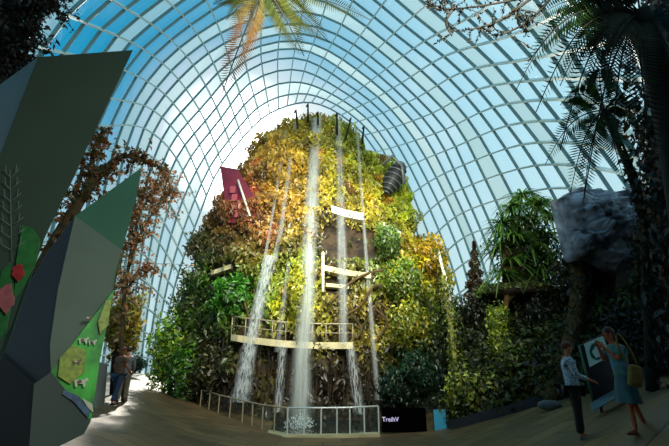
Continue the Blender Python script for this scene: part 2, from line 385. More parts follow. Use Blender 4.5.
DARKS=[([(322,226),(374,228),(376,258),(322,258)],.97),([(322,206),(366,210),(366,232),(324,226)],.5),([(322,278),(352,278),(350,296),(326,294)],.97),([(206,264),(236,258),(240,284),(210,288)],.93),
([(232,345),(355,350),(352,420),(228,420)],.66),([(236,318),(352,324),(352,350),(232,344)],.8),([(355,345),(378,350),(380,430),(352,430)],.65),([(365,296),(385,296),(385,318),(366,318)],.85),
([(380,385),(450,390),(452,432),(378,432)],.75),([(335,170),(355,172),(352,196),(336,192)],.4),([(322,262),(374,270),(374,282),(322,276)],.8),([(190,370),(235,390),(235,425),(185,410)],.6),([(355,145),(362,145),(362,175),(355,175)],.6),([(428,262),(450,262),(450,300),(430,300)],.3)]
def cover(name,n,size,zr,mt,shade=1,out=(.05,.75),droop=.4,filt=None):
    th=RNG.uniform(-2.0,2.0,n); z=ZTOP-(ZTOP-.1)*RNG.uniform(0,1,n)**.85*1.0; z=z*(zr[1]-zr[0])/ZTOP+zr[0]
    pts=np.empty((n,3)); nr=np.empty((n,3))
    for i in range(n):
        p=mtn(z[i],th[i]); q=Vector((math.sin(th[i]),-math.cos(th[i]),.25)).normalized()
        cl=noise.noise(Vector(p)*.9+Vector((3,1,7)))
        o=RNG.uniform(*out)*(.55+1.1*max(cl,-.35)+.2)
        pts[i]=p+q*o; nr[i]=q
    d=pts[:,1]*CT+(pts[:,2]-CAMZ)*ST; px=CX+F*pts[:,0]/d; py=CY-F*(-pts[:,1]*ST+(pts[:,2]-CAMZ)*CT)/d
    keep=np.ones(n,bool); front=pts[:,1]<MY
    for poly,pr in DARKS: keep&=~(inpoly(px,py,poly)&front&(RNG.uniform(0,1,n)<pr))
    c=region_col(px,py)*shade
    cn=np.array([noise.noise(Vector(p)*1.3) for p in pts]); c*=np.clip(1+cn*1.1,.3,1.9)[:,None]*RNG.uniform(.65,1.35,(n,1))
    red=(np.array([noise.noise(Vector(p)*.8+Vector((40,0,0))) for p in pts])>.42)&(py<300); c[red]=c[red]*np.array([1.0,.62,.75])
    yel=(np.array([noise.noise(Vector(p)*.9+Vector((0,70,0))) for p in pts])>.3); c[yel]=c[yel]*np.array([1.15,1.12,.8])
    if filt is not None: keep&=filt(px,py,pts)
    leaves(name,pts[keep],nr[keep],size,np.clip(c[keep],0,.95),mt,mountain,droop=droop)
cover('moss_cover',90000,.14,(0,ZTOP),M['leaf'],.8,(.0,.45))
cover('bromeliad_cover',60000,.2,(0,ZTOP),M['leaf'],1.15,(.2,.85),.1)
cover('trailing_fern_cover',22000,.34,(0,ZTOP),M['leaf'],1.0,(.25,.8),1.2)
# top plants
tp=[];tn=[]
for i in range(4000):
    a=random.uniform(0,2*math.pi); r=random.uniform(0,1)**.5*(PR[-1]+.6); p=Vector((PCX[-1]+r*math.cos(a),MY+.8*r*math.sin(a),ZTOP+random.uniform(-.6,.55))); tp.append(p); tn.append((0,-.5,1))
leaves('summit_plants',tp,tn,.2,pickcols(len(tp),[(165,150,44),(120,140,40),(190,170,50),(90,60,30)]),M['leaf'],mountain,upright=.5)

def slab_path(pxs,h,depth,out,mt,name,parent=mountain,rise=0):
    pts=[hit(x,y,0)[0] for x,y in pxs]
    ym=min(p.y for p in pts); mb=MB(); top=[]
    Yc=[]
    for (x,y),p in zip(pxs,pts): Yc.append(.5*p.y+.5*(sum(q.y for q in pts)/len(pts))-out)
    fr=[P(x,y,Y) for (x,y),Y in zip(pxs,Yc)]; z0=sum(p.z for p in fr)/len(fr)
    vs=[]
    for p in fr:
        for dy,dz in((0,0),(0,-h),(depth,-h),(depth,0)): vs.append(p+Vector((0,dy,dz)))
    n=len(fr); fs=[(i*4+k,i*4+(k+1)%4,(i+1)*4+(k+1)%4,(i+1)*4+k) for i in range(n-1) for k in range(4)]+[(3,2,1,0),tuple((n-1)*4+k for k in range(4))]
    mb.add(vs,fs); o=mb.build(name,mt,parent); return o,fr
def walk_rail(fr,hh,mt,parent_slab,sp=2):
    mb=MB(); mb.tube([p+Vector((0,.05,hh)) for p in fr],.035,5); mb.tube([p+Vector((0,.05,hh*.5)) for p in fr],.02,4)
    for p in fr[::sp]: mb.tube([p+Vector((0,.05,0)),p+Vector((0,.05,hh))],.03,5)
    o=mb.build('handrail',mt,parent_slab,root=mountain); return o
def seg(a,b,n,bow=0): return [(a[0]+(b[0]-a[0])*i/n, a[1]+(b[1]-a[1])*i/n+bow*math.sin(math.pi*i/n)) for i in range(n+1)]
slab_path(seg((331,205),(363,213),8,1),.38,1.8,1.3,M['white'],'walkway_slab')
slab_path(seg((382,221),(401,232),6),.3,1.6,1.3,M['white'],'walkway_slab')
slab_path(seg((211,271),(231,264),6),.22,1.3,.9,M['conc'],'walkway_slab')
o,fr=slab_path(seg((321,264),(371,273),10,1),.25,1.6,.9,M['conc'],'walkway_slab')
slab_path(seg((326,283),(349,285),6),.16,1.3,.8,M['conc'],'walkway_slab')
o,fr=slab_path(seg((231,334),(353,342),18,3),.27,2.0,1.0,M['conc'],'walkway_slab'); walk_rail(fr,.75,M['railb'],o,2)
mb=MB(); p=hit(323,262,.9)[0]; q=P(323,292,p.y); r_=P(323,252,p.y); mb.tube([q,r_],.07,6); mb.build('pale_post',M['white'],mountain)
# root lattice across the lower recess
for pts in [[(322,300),(345,292),(372,284),(388,280)],[(330,330),(350,305),(378,290),(392,300)],[(360,340),(362,315),(380,300),(392,318),(388,345)],[(340,300),(352,320),(350,345)],[(300,345),(318,318),(322,296)],[(232,345),(240,368),(246,392)],[(250,300),(262,318),(260,334)],[(372,345),(378,322),(372,302)]]:
    mb=MB(); w_=catmull([hit(x,y,.75)[0] for x,y in pts],5); mb.tube(w_,[.055]*len(w_),6); mb.build('aerial_root',M['bark'],mountain)
# hanging root curtains in the lower recess
mb=MB()
for i in range(60):
    x=random.uniform(235,378); y=random.uniform(345,352); p=hit(x,y,.45)[0]; l=random.uniform(1.2,3.0)
    mb.tube([p,p+Vector((random.uniform(-.1,.1),-.1,-l*.5)),p+Vector((random.uniform(-.15,.15),-.1,-l))],.02,3,False)
mb.build('hanging_roots',M['rock'],mountain)
tag(bpy.data.objects['hanging_roots'],kind='stuff')
# angled tower on the left shoulder, flare's pink cast put into its colour
lift=empty('angular_tower',P(238,212,24.5),label='angular wedge tower, painted flare tinted maroon, on the left shoulder of the mountain',cat='tower')
A=P(220,166,22.3);B=P(237,169,22.2);C=P(265,212,21.2);D=P(248,223,20.6);E=P(228,223,21.2);G0=P(238,186,21.6)
mb=MB(); mb.add([A,B,C,D,E,G0,A+Vector((.2,2.5,0)),B+Vector((.2,2.5,0)),C+Vector((.2,2.5,0)),E+Vector((.2,2.5,0)),D+Vector((.2,2.5,0))],[(0,1,5),(1,2,5),(2,3,5),(3,4,5),(4,0,5),(0,6,7,1),(1,7,8,2),(2,8,10,3),(3,10,9,4),(4,9,6,0),(6,9,10,8,7)])
mb.build('faceted_shell',mat('flare_tinted_cladding',rgb(112,30,48),.5,0,.2,1.2),lift)  # pink cast of the flare put into the cladding colour
mb=MB(); mb.tube([P(238,180,21.2),P(250,216,20.6)],.06,5); mb.build('white_spine',M['white'],lift)
mb=MB()
for i in range(4): mb.box(P(233+i*1.6,190+i*8,21.3-.1*i),.3,.15,.4)
mb.build('window_slot',mat('slot_glass',rgb(150,70,78),.2,0,.1,3),lift)
# dark ribbed pod on the right shoulder
pc=P(394,178,22.6); k=mpp(pc); pod=empty('ribbed_pod',pc,label='dark rounded ribbed pod on the upper right shoulder of the mountain',cat='pod')
R=Matrix.Rotation(math.radians(28),3,'Y'); 
mb=MB(); mb.ball(pc,9*k,10*k,19*k,20,12,R); mb.build('pod_shell',mat('pod_dark',rgb(34,34,34),.6,0,.3,2),pod)
for i in range(9):
    t=math.pi*(i+1)/10; zc=math.cos(t)*19*k; rr=math.sin(t); mb=MB()
    mb.tube([pc+R@Vector((9.6*k*rr*math.cos(a),10.6*k*rr*math.sin(a),zc)) for a in np.linspace(0,2*math.pi,25)],.05,5,False); mb.build('hoop',mat('hoop_steel',rgb(96,104,104),.4,.4,.1,3) if i==0 else bpy.data.materials['hoop_steel'],pod)
mb=MB(); mb.tube([P(382,165,22.2),P(392,156,22),P(402,166,22),P(404,184,22)],.1,6); mb.build('rim_tube',bpy.data.materials['hoop_steel'],pod)
# water spouts
for i,(a,b) in enumerate([((308,117),(308,104)),((337,130),(337,113)),((345,134),(351,118)),((298,126),(296,110)),((318,122),(318,112)),((362,138),(364,126))]):
    s=empty('water_spout',P(a[0],a[1],23.2),label='thin dark spout pole standing on the mountain top among the plants',cat='spout',group='spout poles on the mountain top')
    mb=MB(); mb.tube([P(a[0],a[1]+6,23.2),P(b[0],b[1],22.6)],[.09,.05],6); mb.tube([P(b[0],b[1],22.6),P(b[0]-1.5,b[1]+2.5,21.9)],.05,5); mb.build('pole',M['dark'],s)

# ------------------------------------------------------------------ waterfalls
def fall(pts,widths,Ys,mt,label,layers=2):
    n=24; t=np.linspace(0,1,n); s=np.linspace(0,1,len(pts)); py0=[p[1] for p in pts]
    X=np.interp(t,s,[p[0] for p in pts]); Yp=np.interp(t,s,py0); W=np.interp(t,s,widths); D=np.interp(t,s,Ys)
    m_=1e9; D2=[]
    for i in range(n):
        h=hit(X[i],Yp[i])[0].y if bvh.ray_cast(CAM,(P(X[i],Yp[i],10)-CAM).normalized())[0] is not None else 99
        m_=min(m_,h-1.0); D2.append(m_ if m_<50 else None)
    f0=next(v for v in D2 if v is not None); D2=[f0 if v is None else v for v in D2]
    D=[max(v,15.9) for v in np.convolve(np.pad(D2,2,mode='edge'),np.ones(5)/5,'valid')]
    root=empty('waterfall',P(X[-1],Yp[-1],D[-1]),label=label,cat='waterfall')
    for k in range(layers):
        vs=[];fs=[];uvs=[];m=6; L_=0; prev=None
        off=k*.22
        for i in range(n):
            c=P(X[i],Yp[i],D[i]+off); wd=W[i]*mpp(c)*(1-.15*k)
            if prev is not None: L_+=(c-prev).length
            prev=c
            for j in range(m+1):
                u=j/m; vs.append(c+Vector(((u-.5)*wd,-.25*wd*math.sin(math.pi*u)+.04*math.sin(j*2.1+i*.7),0))); uvs.append((u,L_+k*7))
        for i in range(n-1):
            for j in range(m): fs.append((i*(m+1)+j,i*(m+1)+j+1,(i+1)*(m+1)+j+1,(i+1)*(m+1)+j))
        me=bpy.data.meshes.new('water_sheet'); me.from_pydata([tuple(v-root.location) for v in vs],[],fs)
        uv=me.uv_layers.new(name='UVMap')
        for l in me.loops: uv.data[l.index].uv=uvs[l.vertex_index]
        for p in me.polygons: p.use_smooth=True
        link('water_sheet',me,mt,root)
    return root
WA=water_mat('falling_water',.5,8,.3,.2,.65,(.72,.8,.78,1)); WB=water_mat('thin_water',.34,5,.3,.3,.65,(.75,.83,.82,1)); WC=water_mat('lacy_water',.8,9,2.2,.42,.58,(.7,.78,.8,1))
mainfall=fall([(317,119),(312,200),(307,300),(302,360),(300,431)],[13,17,20,24,30],[22.3,20.5,18.2,17.2,16.6],WA,'widest white waterfall plunging from the mountain top to the pool rail',3)
fall([(338,119),(340,180),(342,260),(344,345)],[8,11,12,11],[22.3,20.4,18.4,17.5],WB,'thin veil of water right of the widest waterfall, crossing the white walkway slab')
fall([(357,130),(362,200),(368,280),(378,400)],[4,4,5,8],[22.3,20.4,18.2,16.9],WB,'rightmost thin thread of water falling past the lattice of roots')
fall([(296,122),(289,170),(281,230),(274,262)],[5,6,6,8],[22.3,21,19.5,18.8],WB,'pale veil of water just left of the widest waterfall near the summit')
fall([(286,130),(275,200),(262,275),(256,330)],[3,4,4,6],[22.4,20.9,19,18.3],WB,'fine leftmost thread of water falling from the summit')
fall([(270,256),(260,300),(249,350),(240,402)],[15,15,18,24],[18.6,18.1,17.4,16.9],WC,'lacy broad cascade tumbling down the left rock face under the mossy ledge')
fall([(283,344),(281,370),(278,412)],[11,9,12],[17.4,17.2,16.9],WC,'short lacy cascade spilling below the beige walkway left of the widest waterfall',1)
fall([(350,345),(354,375),(360,414)],[11,12,14],[17.4,17.1,16.8],WC,'short lacy cascade spilling below the beige walkway right of the widest waterfall',1)
fall([(289,262),(284,300),(277,352)],[6,7,7],[18.7,18.1,17.6],WB,'faint veil between the lacy left cascade and the widest waterfall',1)

# pool and railing
RB=[(200,409),(218,416),(242,424),(262,430),(287,435),(321,435),(350,434.5),(379,433)]
YR=[20.5,18.9,17.3,16.2,15.0,15.0,15.05,15.1]
rb=[]
for (x,y),Y in zip(RB,YR):
    p=P(x,y,Y); rb.append(p)
pool=empty('pool_basin',(rb[4].x,16.5,0),label='shallow dark pool with a pale stone kerb at the foot of the waterfalls',cat='pool')
mb=MB(); mb.bar([p+Vector((0,0,-.12)) for p in rb],.45,.26,[Vector((0,0,1))]*len(rb)); mb.build('stone_kerb',M['conc'],pool)
mb=MB(); poly=[Vector((p.x,p.y,.06)) for p in rb]+[Vector((2.5,21,.06)),Vector((-6,23,.06))]; mb.add(poly,[tuple(range(len(poly)))]); mb.build('pool_water',mat('pool_water',rgb(26,34,34),.08,0,.3,1.5,bump=.3),pool)
rail=empty('pool_railing',rb[4],label='waist high glass and steel railing around the pool in front of the waterfalls',cat='railing')
H=.8
mb=MB(); mb.tube([p+Vector((0,0,H)) for p in rb[4:]],.03,6); mb.build('handrail',M['rail'],rail)
mb=MB(); mb.tube([p+Vector((0,0,H)) for p in rb[:5]],.03,6); mb.build('handrail',M['railb'],rail)
posts=[]
for i in range(4):
    for t in (0,.5): posts.append((rb[i].lerp(rb[i+1],t),M['railb']))
for i,t in ((4,0),(4,.5),(5,0),(5,.55),(6,0),(6,.5),(7,0)):
    posts.append((rb[i].lerp(rb[min(i+1,7)],t),M['rail']))
for p,m_ in posts:
    mb=MB(); mb.box(p+Vector((0,0,H/2)),.045,.045,H); mb.build('post',m_,rail)
pg=glass_mat('rail_glass',(.9,.96,.95,1),.1,(.8,.9,.9,1),.08)
mb=MB()
for i in range(7):
    a,b=rb[i],rb[i+1]; mb.add([a+Vector((0,0,.06)),b+Vector((0,0,.06)),b+Vector((0,0,H-.05)),a+Vector((0,0,H-.05))],[(0,1,2,3)])
mb.build('glass_infill',pg,rail)
# splash
sp=MB()
sc_=P(300,431,16.4)
for i in range(160):
    a=random.uniform(0,6.28); r=random.uniform(0,.6); sp.ball(Vector((sc_.x+r*math.cos(a),16.4+r*math.sin(a)*.6,.1+random.uniform(0,.5)*(1-r))),.018,.018,.03,5,4)
sp.build('splash',mat('white_spray',rgb(220,235,235),.4,0,.05,3),mainfall)
# railing runs further along the left of the mountain
# ------------------------------------------------------------------ generic plants
def ell_points(c,rx,ry,rz,n,clump=1.0,shell=.45):
    pts=[];nr=[]
    off=Vector((random.uniform(0,90),random.uniform(0,90),0))
    while len(pts)<n:
        d=Vector(RNG.normal(0,1,3)).normalized(); s=random.uniform(shell,1)
        rr=s*(1+clump*.45*noise.noise(d*2.2+off)+clump*.25*noise.noise(d*5+off))
        pts.append(Vector(c)+Vector((d.x*rx,d.y*ry,d.z*rz))*rr); nr.append(d)
    return pts,nr
def bush(name,label,cat,box,Y,n,size,pal,mt='leaf',group=None,stem=True,droop=.3,clump=1.2,aspect=.5,base=None,upright=0):
    x0,y0,x1,y1=box; c=P((x0+x1)/2,(y0+y1)/2,Y); k=mpp(c); rx=(x1-x0)/2*k; rz=(y1-y0)/2*k*1.05; ry=min(rx,rz*1.2)*.9
    g=ground(c.x,c.y); bz=base if base is not None else g
    root=empty(name,(c.x,c.y,bz),label=label,cat=cat,group=group)
    pts,nr=ell_points(c,rx,ry,rz,n,clump); cols=pickcols(n,pal,.45)
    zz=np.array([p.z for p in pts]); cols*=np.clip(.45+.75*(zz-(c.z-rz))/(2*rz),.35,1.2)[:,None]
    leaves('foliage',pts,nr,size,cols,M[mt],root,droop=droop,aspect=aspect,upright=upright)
    if stem:
        mb=MB(); b=Vector((c.x,c.y,bz-.05))
        for i in range(5):
            e=c+Vector((random.uniform(-.5,.5)*rx,random.uniform(-.4,.4)*ry,random.uniform(0,.5)*rz)); m_=b.lerp(e,.5)+Vector((random.uniform(-.1,.1),0,0)); mb.tube([b,m_,e],[.06,.045,.02],5)
        mb.build('stem',M['dbark'],root)
    return root
def frond(mb_pin,mb_rach,base,tip,sag,npin,plen,segs=10,width=.5,cols=None,twist=0,sidev=None):
    base=Vector(base);tip=Vector(tip); pts=[]
    for i in range(segs+1):
        t=i/segs; p=base.lerp(tip,t); p.z+=sag*math.sin(math.pi*t)*1.0; pts.append(p)
    mb_rach.tube(pts,[.018*(1-.8*i/segs)+.004 for i in range(segs+1)],4)
    for i in range(npin):
        t=.1+.9*i/npin; f=t*segs; j=min(int(f),segs-1); p=pts[j].lerp(pts[j+1],f-j); d=(pts[j+1]-pts[j]).normalized()
        sv=sidev if sidev is not None else d.cross(Vector((0,0,1)))
        if sv.length<.2: sv=d.cross(Vector((0,1,0)))
        sv=(sv-d*sv.dot(d)).normalized(); l=plen*((.5+.5*min(1,t*4))*(1-t**3.5)+.05)
        for s in(-1,1):
            dd=(sv*s+d*.45+Vector((0,0,-.28))).normalized(); e=p+dd*l; wv=d*l*.085*width*1.5; up=dd.cross(d)
            mb_pin.append((p-wv*.8,p+dd*l*.4+wv*1.1-Vector((0,0,.03*l)),e,p+dd*l*.4-wv*1.1-Vector((0,0,.03*l))))
def quads_to_leaf(name,quads,cols,mt,parent):
    V=np.array([[tuple(v) for v in q] for q in quads]).reshape(-1,3)-np.array(parent.location)[None]
    return raw(name,V,len(quads),cols,mt,parent)
def fern_crown(name,label,crown,fr,pal,mt='dleaf',trunk=None,pl=.35,npin=34,tr=.16,tipcol=None,group=None,tmat='dbark'):
    root=empty(name,crown if trunk is None else trunk[0],label=label,cat='tree fern' if trunk else 'fern',group=group)
    for spec in fr:
        base,tip,sag=spec[:3]; q=[]; mr=MB(); pl_=spec[3] if len(spec)>3 else pl
        dv=(Vector(tip)-Vector(base)).normalized(); sv_=dv.cross((Vector(tip)-CAM).normalized()); frond(q,mr,base,tip,sag,npin,pl_,sidev=(sv_+dv.cross(Vector((0,0,1)))*.4).normalized())
        cols=pickcols(len(q),pal,.3)
        if len(spec)>4:
            tcol=s2l(spec[4]); tt=np.linspace(0,1,len(q))[:,None]; cols=cols*(1-tt)+tcol*tt
        o=quads_to_leaf('frond',q,cols,M[mt],root); mr.build('rachis',M['dbark'],o,root=root)
    if trunk:
        mb=MB(); pts=catmull(trunk,4); n=len(pts); mb.tube(pts,[tr*(1.25-.4*i/n) for i in range(n)],9); mb.build('trunk',M[tmat],root)
    return root

# ferns overhead (hung from the added light blocking slab)
cr=P(264,-14,6.5)
fr=[]
for tip,Yt,sag,pl_,tc_ in [((221,97),5.9,.25,.34,(150,84,34)),((304,56),5.9,.22,.34,(60,66,24)),((329,42),6.0,.22,.32,(60,66,24)),((226,20),6.2,.12,.24,(70,80,30)),((213,4),6.6,.1,.22,(60,70,30)),((247,50),6.9,.15,.2,(120,90,34)),((371,20),6.2,.3,.2,(50,60,26)),((300,-40),7.2,.2,.3,(50,60,26)),((220,-50),7,.2,.3,(50,60,26))]:
    fr.append((cr,P(tip[0],tip[1],Yt),sag*.5,pl_*1.15,tc_))
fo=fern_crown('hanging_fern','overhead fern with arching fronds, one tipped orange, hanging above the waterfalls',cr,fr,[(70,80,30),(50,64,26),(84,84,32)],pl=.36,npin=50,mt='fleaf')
mb=MB(); mb.tube([cr,Vector((cr.x,4.5,9.4))],.05,6); mb.ball(cr,.14,.14,.16); mb.build('crown_stem',M['dbark'],fo)

# right tree fern
tb=gp(655,415); tb=Vector((P(664,400,6.4).x,6.4,ground(P(664,400,6.4).x,6.4))); ct=P(628,48,6.2)
trunk=[gp(720,420),P(704,300,6.4),P(682,170,6.3),P(652,90,6.3),ct]
ct=P(640,14,6.2); trunk[-1]=ct; trunk[-2]=P(662,80,6.3)
fr=[]
for tip,Yt,sag,pl_ in [((536,112),5.8,.55,.42),((528,62),6.0,.45,.42),((560,150),5.6,.5,.42),((584,198),5.5,.35,.3),((532,20),6.4,.35,.4),((612,150),5.3,.3,.4),((600,118),5.2,.35,.42),((655,175),5.3,.3,.4),((580,-30),6.5,.3,.42),((690,90),5.8,.35,.42),((560,86),7.2,.4,.4),((548,-6),5.6,.3,.4),((588,92),7.4,.4,.4),((640,-60),6,.3,.4),((515,92),7.4,.7,.36)]:
    fr.append((ct,P(tip[0],tip[1],Yt),sag*1.3,pl_))
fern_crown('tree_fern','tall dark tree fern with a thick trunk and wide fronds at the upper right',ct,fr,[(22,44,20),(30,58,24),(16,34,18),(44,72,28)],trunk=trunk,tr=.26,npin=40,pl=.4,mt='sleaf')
# second set behind
ct2=P(604,110,9); fr=[]
for tip,sag in [((545,165),.4),((570,195),.35),((625,185),.35),((560,105),.4),((640,120),.3),((600,70),.3),((583,205),.3)]: fr.append((ct2,P(tip[0],tip[1],8.8),sag,.4))
fern_crown('tree_fern','smaller slender tree fern whose fronds hang in front of the boulder top',ct2,fr,[(30,66,26),(44,84,30)],trunk=[Vector((P(650,380,9.3).x,9.3,ground(P(650,380,9.3).x,9.3))),P(648,300,9.3),P(640,200,9.1),ct2],tr=.1,npin=34,mt='sleaf')

# leafy branches overhead
def branch_tree(name,label,paths,radius,nleaf,size,pal,mt='dleaf',cat='tree',spread=.25,group=None,bm='dbark',droop=.4,rootpt=None,aspect=.5):
    root=empty(name,rootpt if rootpt is not None else paths[0][0],label=label,cat=cat,group=group); mb=MB(); pts=[]
    for k,pth in enumerate(paths):
        c=catmull(pth,6); n=len(c); r0=radius if not hasattr(radius,'__len__') else radius[k]
        mb.tube(c,[r0*(1-.75*i/n)+.006 for i in range(n)],6)
        L_=sum((c[i+1]-c[i]).length for i in range(n-1)); m=nleaf if not hasattr(nleaf,'__len__') else nleaf[k]
        nt_=max(1,int(m/14)) if m else 0
        for _ in range(nt_):
            j=random.randrange(int(n*.25),n-1); p=c[j].lerp(c[j+1],random.random()); e=p+Vector((random.gauss(0,1),random.gauss(0,.8),random.gauss(-.2,.9)))*spread
            mb.tube([p,p.lerp(e,.5)+Vector((0,0,.1*spread)),e],[.012,.009,.005],3,False)
            for q in range(14):
                t=random.random(); pts.append(p.lerp(e,t)+Vector(RNG.normal(0,.09,3))*max(spread,.2))
    mb.build('branch',M[bm],root)
    if pts: leaves('foliage',pts,np.tile([0,-.3,.6],(len(pts),1)),size,pickcols(len(pts),pal,.4),M[mt],root,droop=droop,aspect=aspect)
    return root
a=P(560,-40,7)
branch_tree('overhead_branch','thin dark twigs with tiny leaves reaching in from the top edge beside the tree fern',
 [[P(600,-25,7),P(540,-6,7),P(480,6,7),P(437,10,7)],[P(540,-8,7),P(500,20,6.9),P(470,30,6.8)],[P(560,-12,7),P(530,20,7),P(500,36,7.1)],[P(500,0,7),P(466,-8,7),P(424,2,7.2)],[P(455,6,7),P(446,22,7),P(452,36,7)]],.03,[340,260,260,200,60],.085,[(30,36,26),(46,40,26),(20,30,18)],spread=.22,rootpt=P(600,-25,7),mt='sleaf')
# upper left dark tree
tl=gp(20,440); bx=P(-28,395,9.5)
branch_tree('leafy_tree','dark reddish leafed tree filling the top left corner above the folded panels',
 [[Vector((bx.x,9.5,ground(bx.x,9.5))),P(-34,250,9.5),P(-26,120,9.5),P(-10,40,9.5)],[P(-26,120,9.5),P(0,70,9.3),P(12,50,9.2),P(30,30,9)],[P(-10,60,9.5),P(10,20,9.3),P(40,0,9.2),P(52,-15,9)],[P(-20,90,9.5),P(-5,66,9.3),P(6,60,9)],[P(-10,40,9.5),P(0,10,9.4),P(15,-15,9.2)]],[.2,.1,.1,.06,.08],[300,2600,2600,900,1800],.16,[(40,30,16),(30,34,16),(58,36,20),(22,26,12)],spread=.55)
# brown arching tree between the two panels
branch_tree('mossy_arching_tree','leaning mossy brown trunk arching up between the two folded green panels',
 [[Vector((P(2,400,9).x,9,ground(P(2,400,9).x,9))),P(22,320,9),P(48,258,9.1),P(80,200,9.3),P(103,166,9.6)],[P(80,200,9.3),P(102,172,9.5),P(126,156,9.8),P(158,166,10)],[P(90,185,9.4),P(94,150,9.6),P(104,128,9.8)],[P(66,228,9.2),P(80,180,9.4),P(82,160,9.5)]],[.25,.12,.07,.05],[1600,900,600,300],.13,[(140,76,34),(104,80,34),(160,96,44),(76,80,30)],mt='leaf',bm='bark',spread=.24)
# sparse brown-leafed tree beside the dome
tb_=P(128,378,15); tb_.z=ground(tb_.x,15)
branch_tree('copper_leafed_tree','slender tree with sparse copper brown leaves in front of the glass on the left',
 [[tb_,P(122,330,15),P(128,270,15),P(140,210,15),P(150,170,15)],[P(128,270,15),P(140,235,15),P(158,205,15),P(172,188,15)],[P(132,245,15),P(132,215,15),P(136,180,15)],[P(140,210,15),P(156,190,15),P(168,168,15)],[P(126,290,15),P(138,275,15),P(150,262,15)],[P(125,300,15),P(120,270,15),P(126,240,15)]],[.09,.05,.05,.04,.04,.04],[650,700,650,700,400,350],.17,[(176,120,76),(150,104,66),(196,150,104),(108,98,60)],mt='leaf',bm='bark',spread=.5)
bush('yellow_bush','loose yellow green bush behind the couple near the left glass wall','bush',(102,296,142,356),16.5,3000,.2,[(190,176,60),(210,186,76),(130,140,44),(150,120,50)],clump=1.6)
# left shoulder trees in front of the mountain
grp='tall leafy bushes crowding the left foot of the mountain'
for i,(bx_,Y,n,pal,lb) in enumerate([((150,318,196,392),22.5,5200,[(84,128,26),(120,160,30),(50,92,22),(150,176,40)],'bright green leafy bush at the left foot of the mountain, nearest the glass wall'),
 ((176,262,224,330),22.8,4200,[(60,84,24),(88,110,30),(40,60,18)],'mid green bush on the left flank of the mountain under the pale ledge'),
 ((196,330,240,400),20.8,3800,[(66,70,22),(44,50,16),(96,92,30)],'dark olive bush behind the left run of the pool railing'),
 ((168,345,205,400),21.5,3000,[(60,110,24),(96,150,32),(40,76,20)],'fresh green bush spilling onto the path at the end of the pool railing'),
 ((214,276,252,316),19.6,2600,[(58,132,20),(84,160,30),(44,92,18)],'vivid green rounded shrub on the left face of the mountain'),
 ((186,232,214,262),23.6,1200,[(70,74,28),(98,92,36)],'small olive shrub on the left outline of the mountain')]):
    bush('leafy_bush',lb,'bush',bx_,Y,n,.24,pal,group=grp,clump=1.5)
for bx_,Y,n,pal,lb in [((384,262,424,300),18.6,2600,[(110,140,34),(150,160,40),(80,112,34)],'yellow green shrub on the right face of the mountain below the small white slab'),
 ((392,304,428,350),18.0,2600,[(124,138,30),(160,156,36),(90,104,24)],'golden green shrub low on the right face of the mountain'),
 ((376,225,402,258),19.6,1600,[(84,116,50),(110,140,52)],'grey green shrub left of centre on the right face of the mountain'),
 ((418,236,446,276),21.0,1800,[(196,164,30),(214,180,44),(140,130,34)],'golden yellow shrub on the right outline of the mountain'),
 ((400,352,436,398),16.9,2600,[(18,58,28),(26,74,34),(14,40,22)],'dark green fern mass above the blue panel'),
 ((378,372,412,414),16.8,2000,[(16,44,24),(20,54,26)],'dark fern mass above the dark lettered sign'),
 ((288,258,306,330),18.0,1500,[(166,176,40),(140,150,36),(190,180,50)],'hanging yellow green moss curtain behind the widest waterfall')]:
    bush('leafy_bush',lb,'bush',bx_,Y,n,.2,pal,stem=False,clump=1.4,droop=.7,base=P((bx_[0]+bx_[2])/2,bx_[3],Y).z)

# ------------------------------------------------------------------ right bank
KB=[(385,433),(420,431),(450,427),(480,421),(505,415),(535,407),(560,398),(590,390),(620,383),(650,376),(690,366)]
YK=[15.2,15.1,15,14.8,14.5,14.2,13.9,13.5,13,12.4,11.8]
kb=[]
for (x,y),Y in zip(KB,YK):
    p=P(x,y,Y); p.z=ground(p.x,Y); kb.append(p)
mb=MB(); mb.bar([p+Vector((0,0,.1)) for p in kb[2:]],.4,.34,[Vector((0,0,1))]*len(kb[2:])); tag(mb.build('trim_1',M['kerb']),'dark blue kerb edging the planted bank on the right','kerb',kind='structure')
TOPL=[(448,400,19),(455,350,21),(462,318,22),(478,304,22),(500,296,21),(530,294,20),(556,290,18),(580,300,16),(610,300,14.5),(640,240,13.5),(700,150,12.5)]
rows=14; vs=[];fs=[]
for j in range(rows+1):
    t=j/rows
    for i,(k_,(tx,ty,tY)) in enumerate(list(zip(kb,TOPL))[2:]):
        top=P(tx,ty,tY); p=k_.lerp(top,t); p.z=k_.z+(top.z-k_.z)*(t**.8); 
        if 0<t<1: p+=Vector((0,noise.noise(p*.7)*.7-.3*math.sin(math.pi*t),noise.noise(p*.9)*.3))
        if j==0: p=p+Vector((0,.2,-.1))
        vs.append(p)
nn=len(kb)-2
for j in range(rows):
    for i in range(nn-1): fs.append((j*nn+i,j*nn+i+1,(j+1)*nn+i+1,(j+1)*nn+i))
bank=empty('planted_bank',kb[5]+Vector((0,.2,0)),label='dark steep planted bank rising behind the kerb on the right',cat='planted bank')
mb=MB(); mb.add(vs,fs,True); mb.build('soil_slope',M['soil'],bank)
pts=[];nr=[];cc=[]
PD=[(50,70,30),(70,90,36),(30,42,20),(104,114,48)]
for _ in range(26000):
    f=random.choice(fs); a,b,c,d=[vs[i] for i in f]; u,v=random.random(),random.random(); p=a.lerp(b,u).lerp(d.lerp(c,u),v)
    n=(b-a).cross(d-a).normalized(); n=n if n.y<0 else -n; pts.append(p+n*random.uniform(0,.4)); nr.append(n)
cb=pickcols(len(pts),PD,.5)
leaves('ground_cover',pts,nr,.24,cb,M['dleaf'],bank)
tag(bpy.data.objects['ground_cover'],kind='stuff')

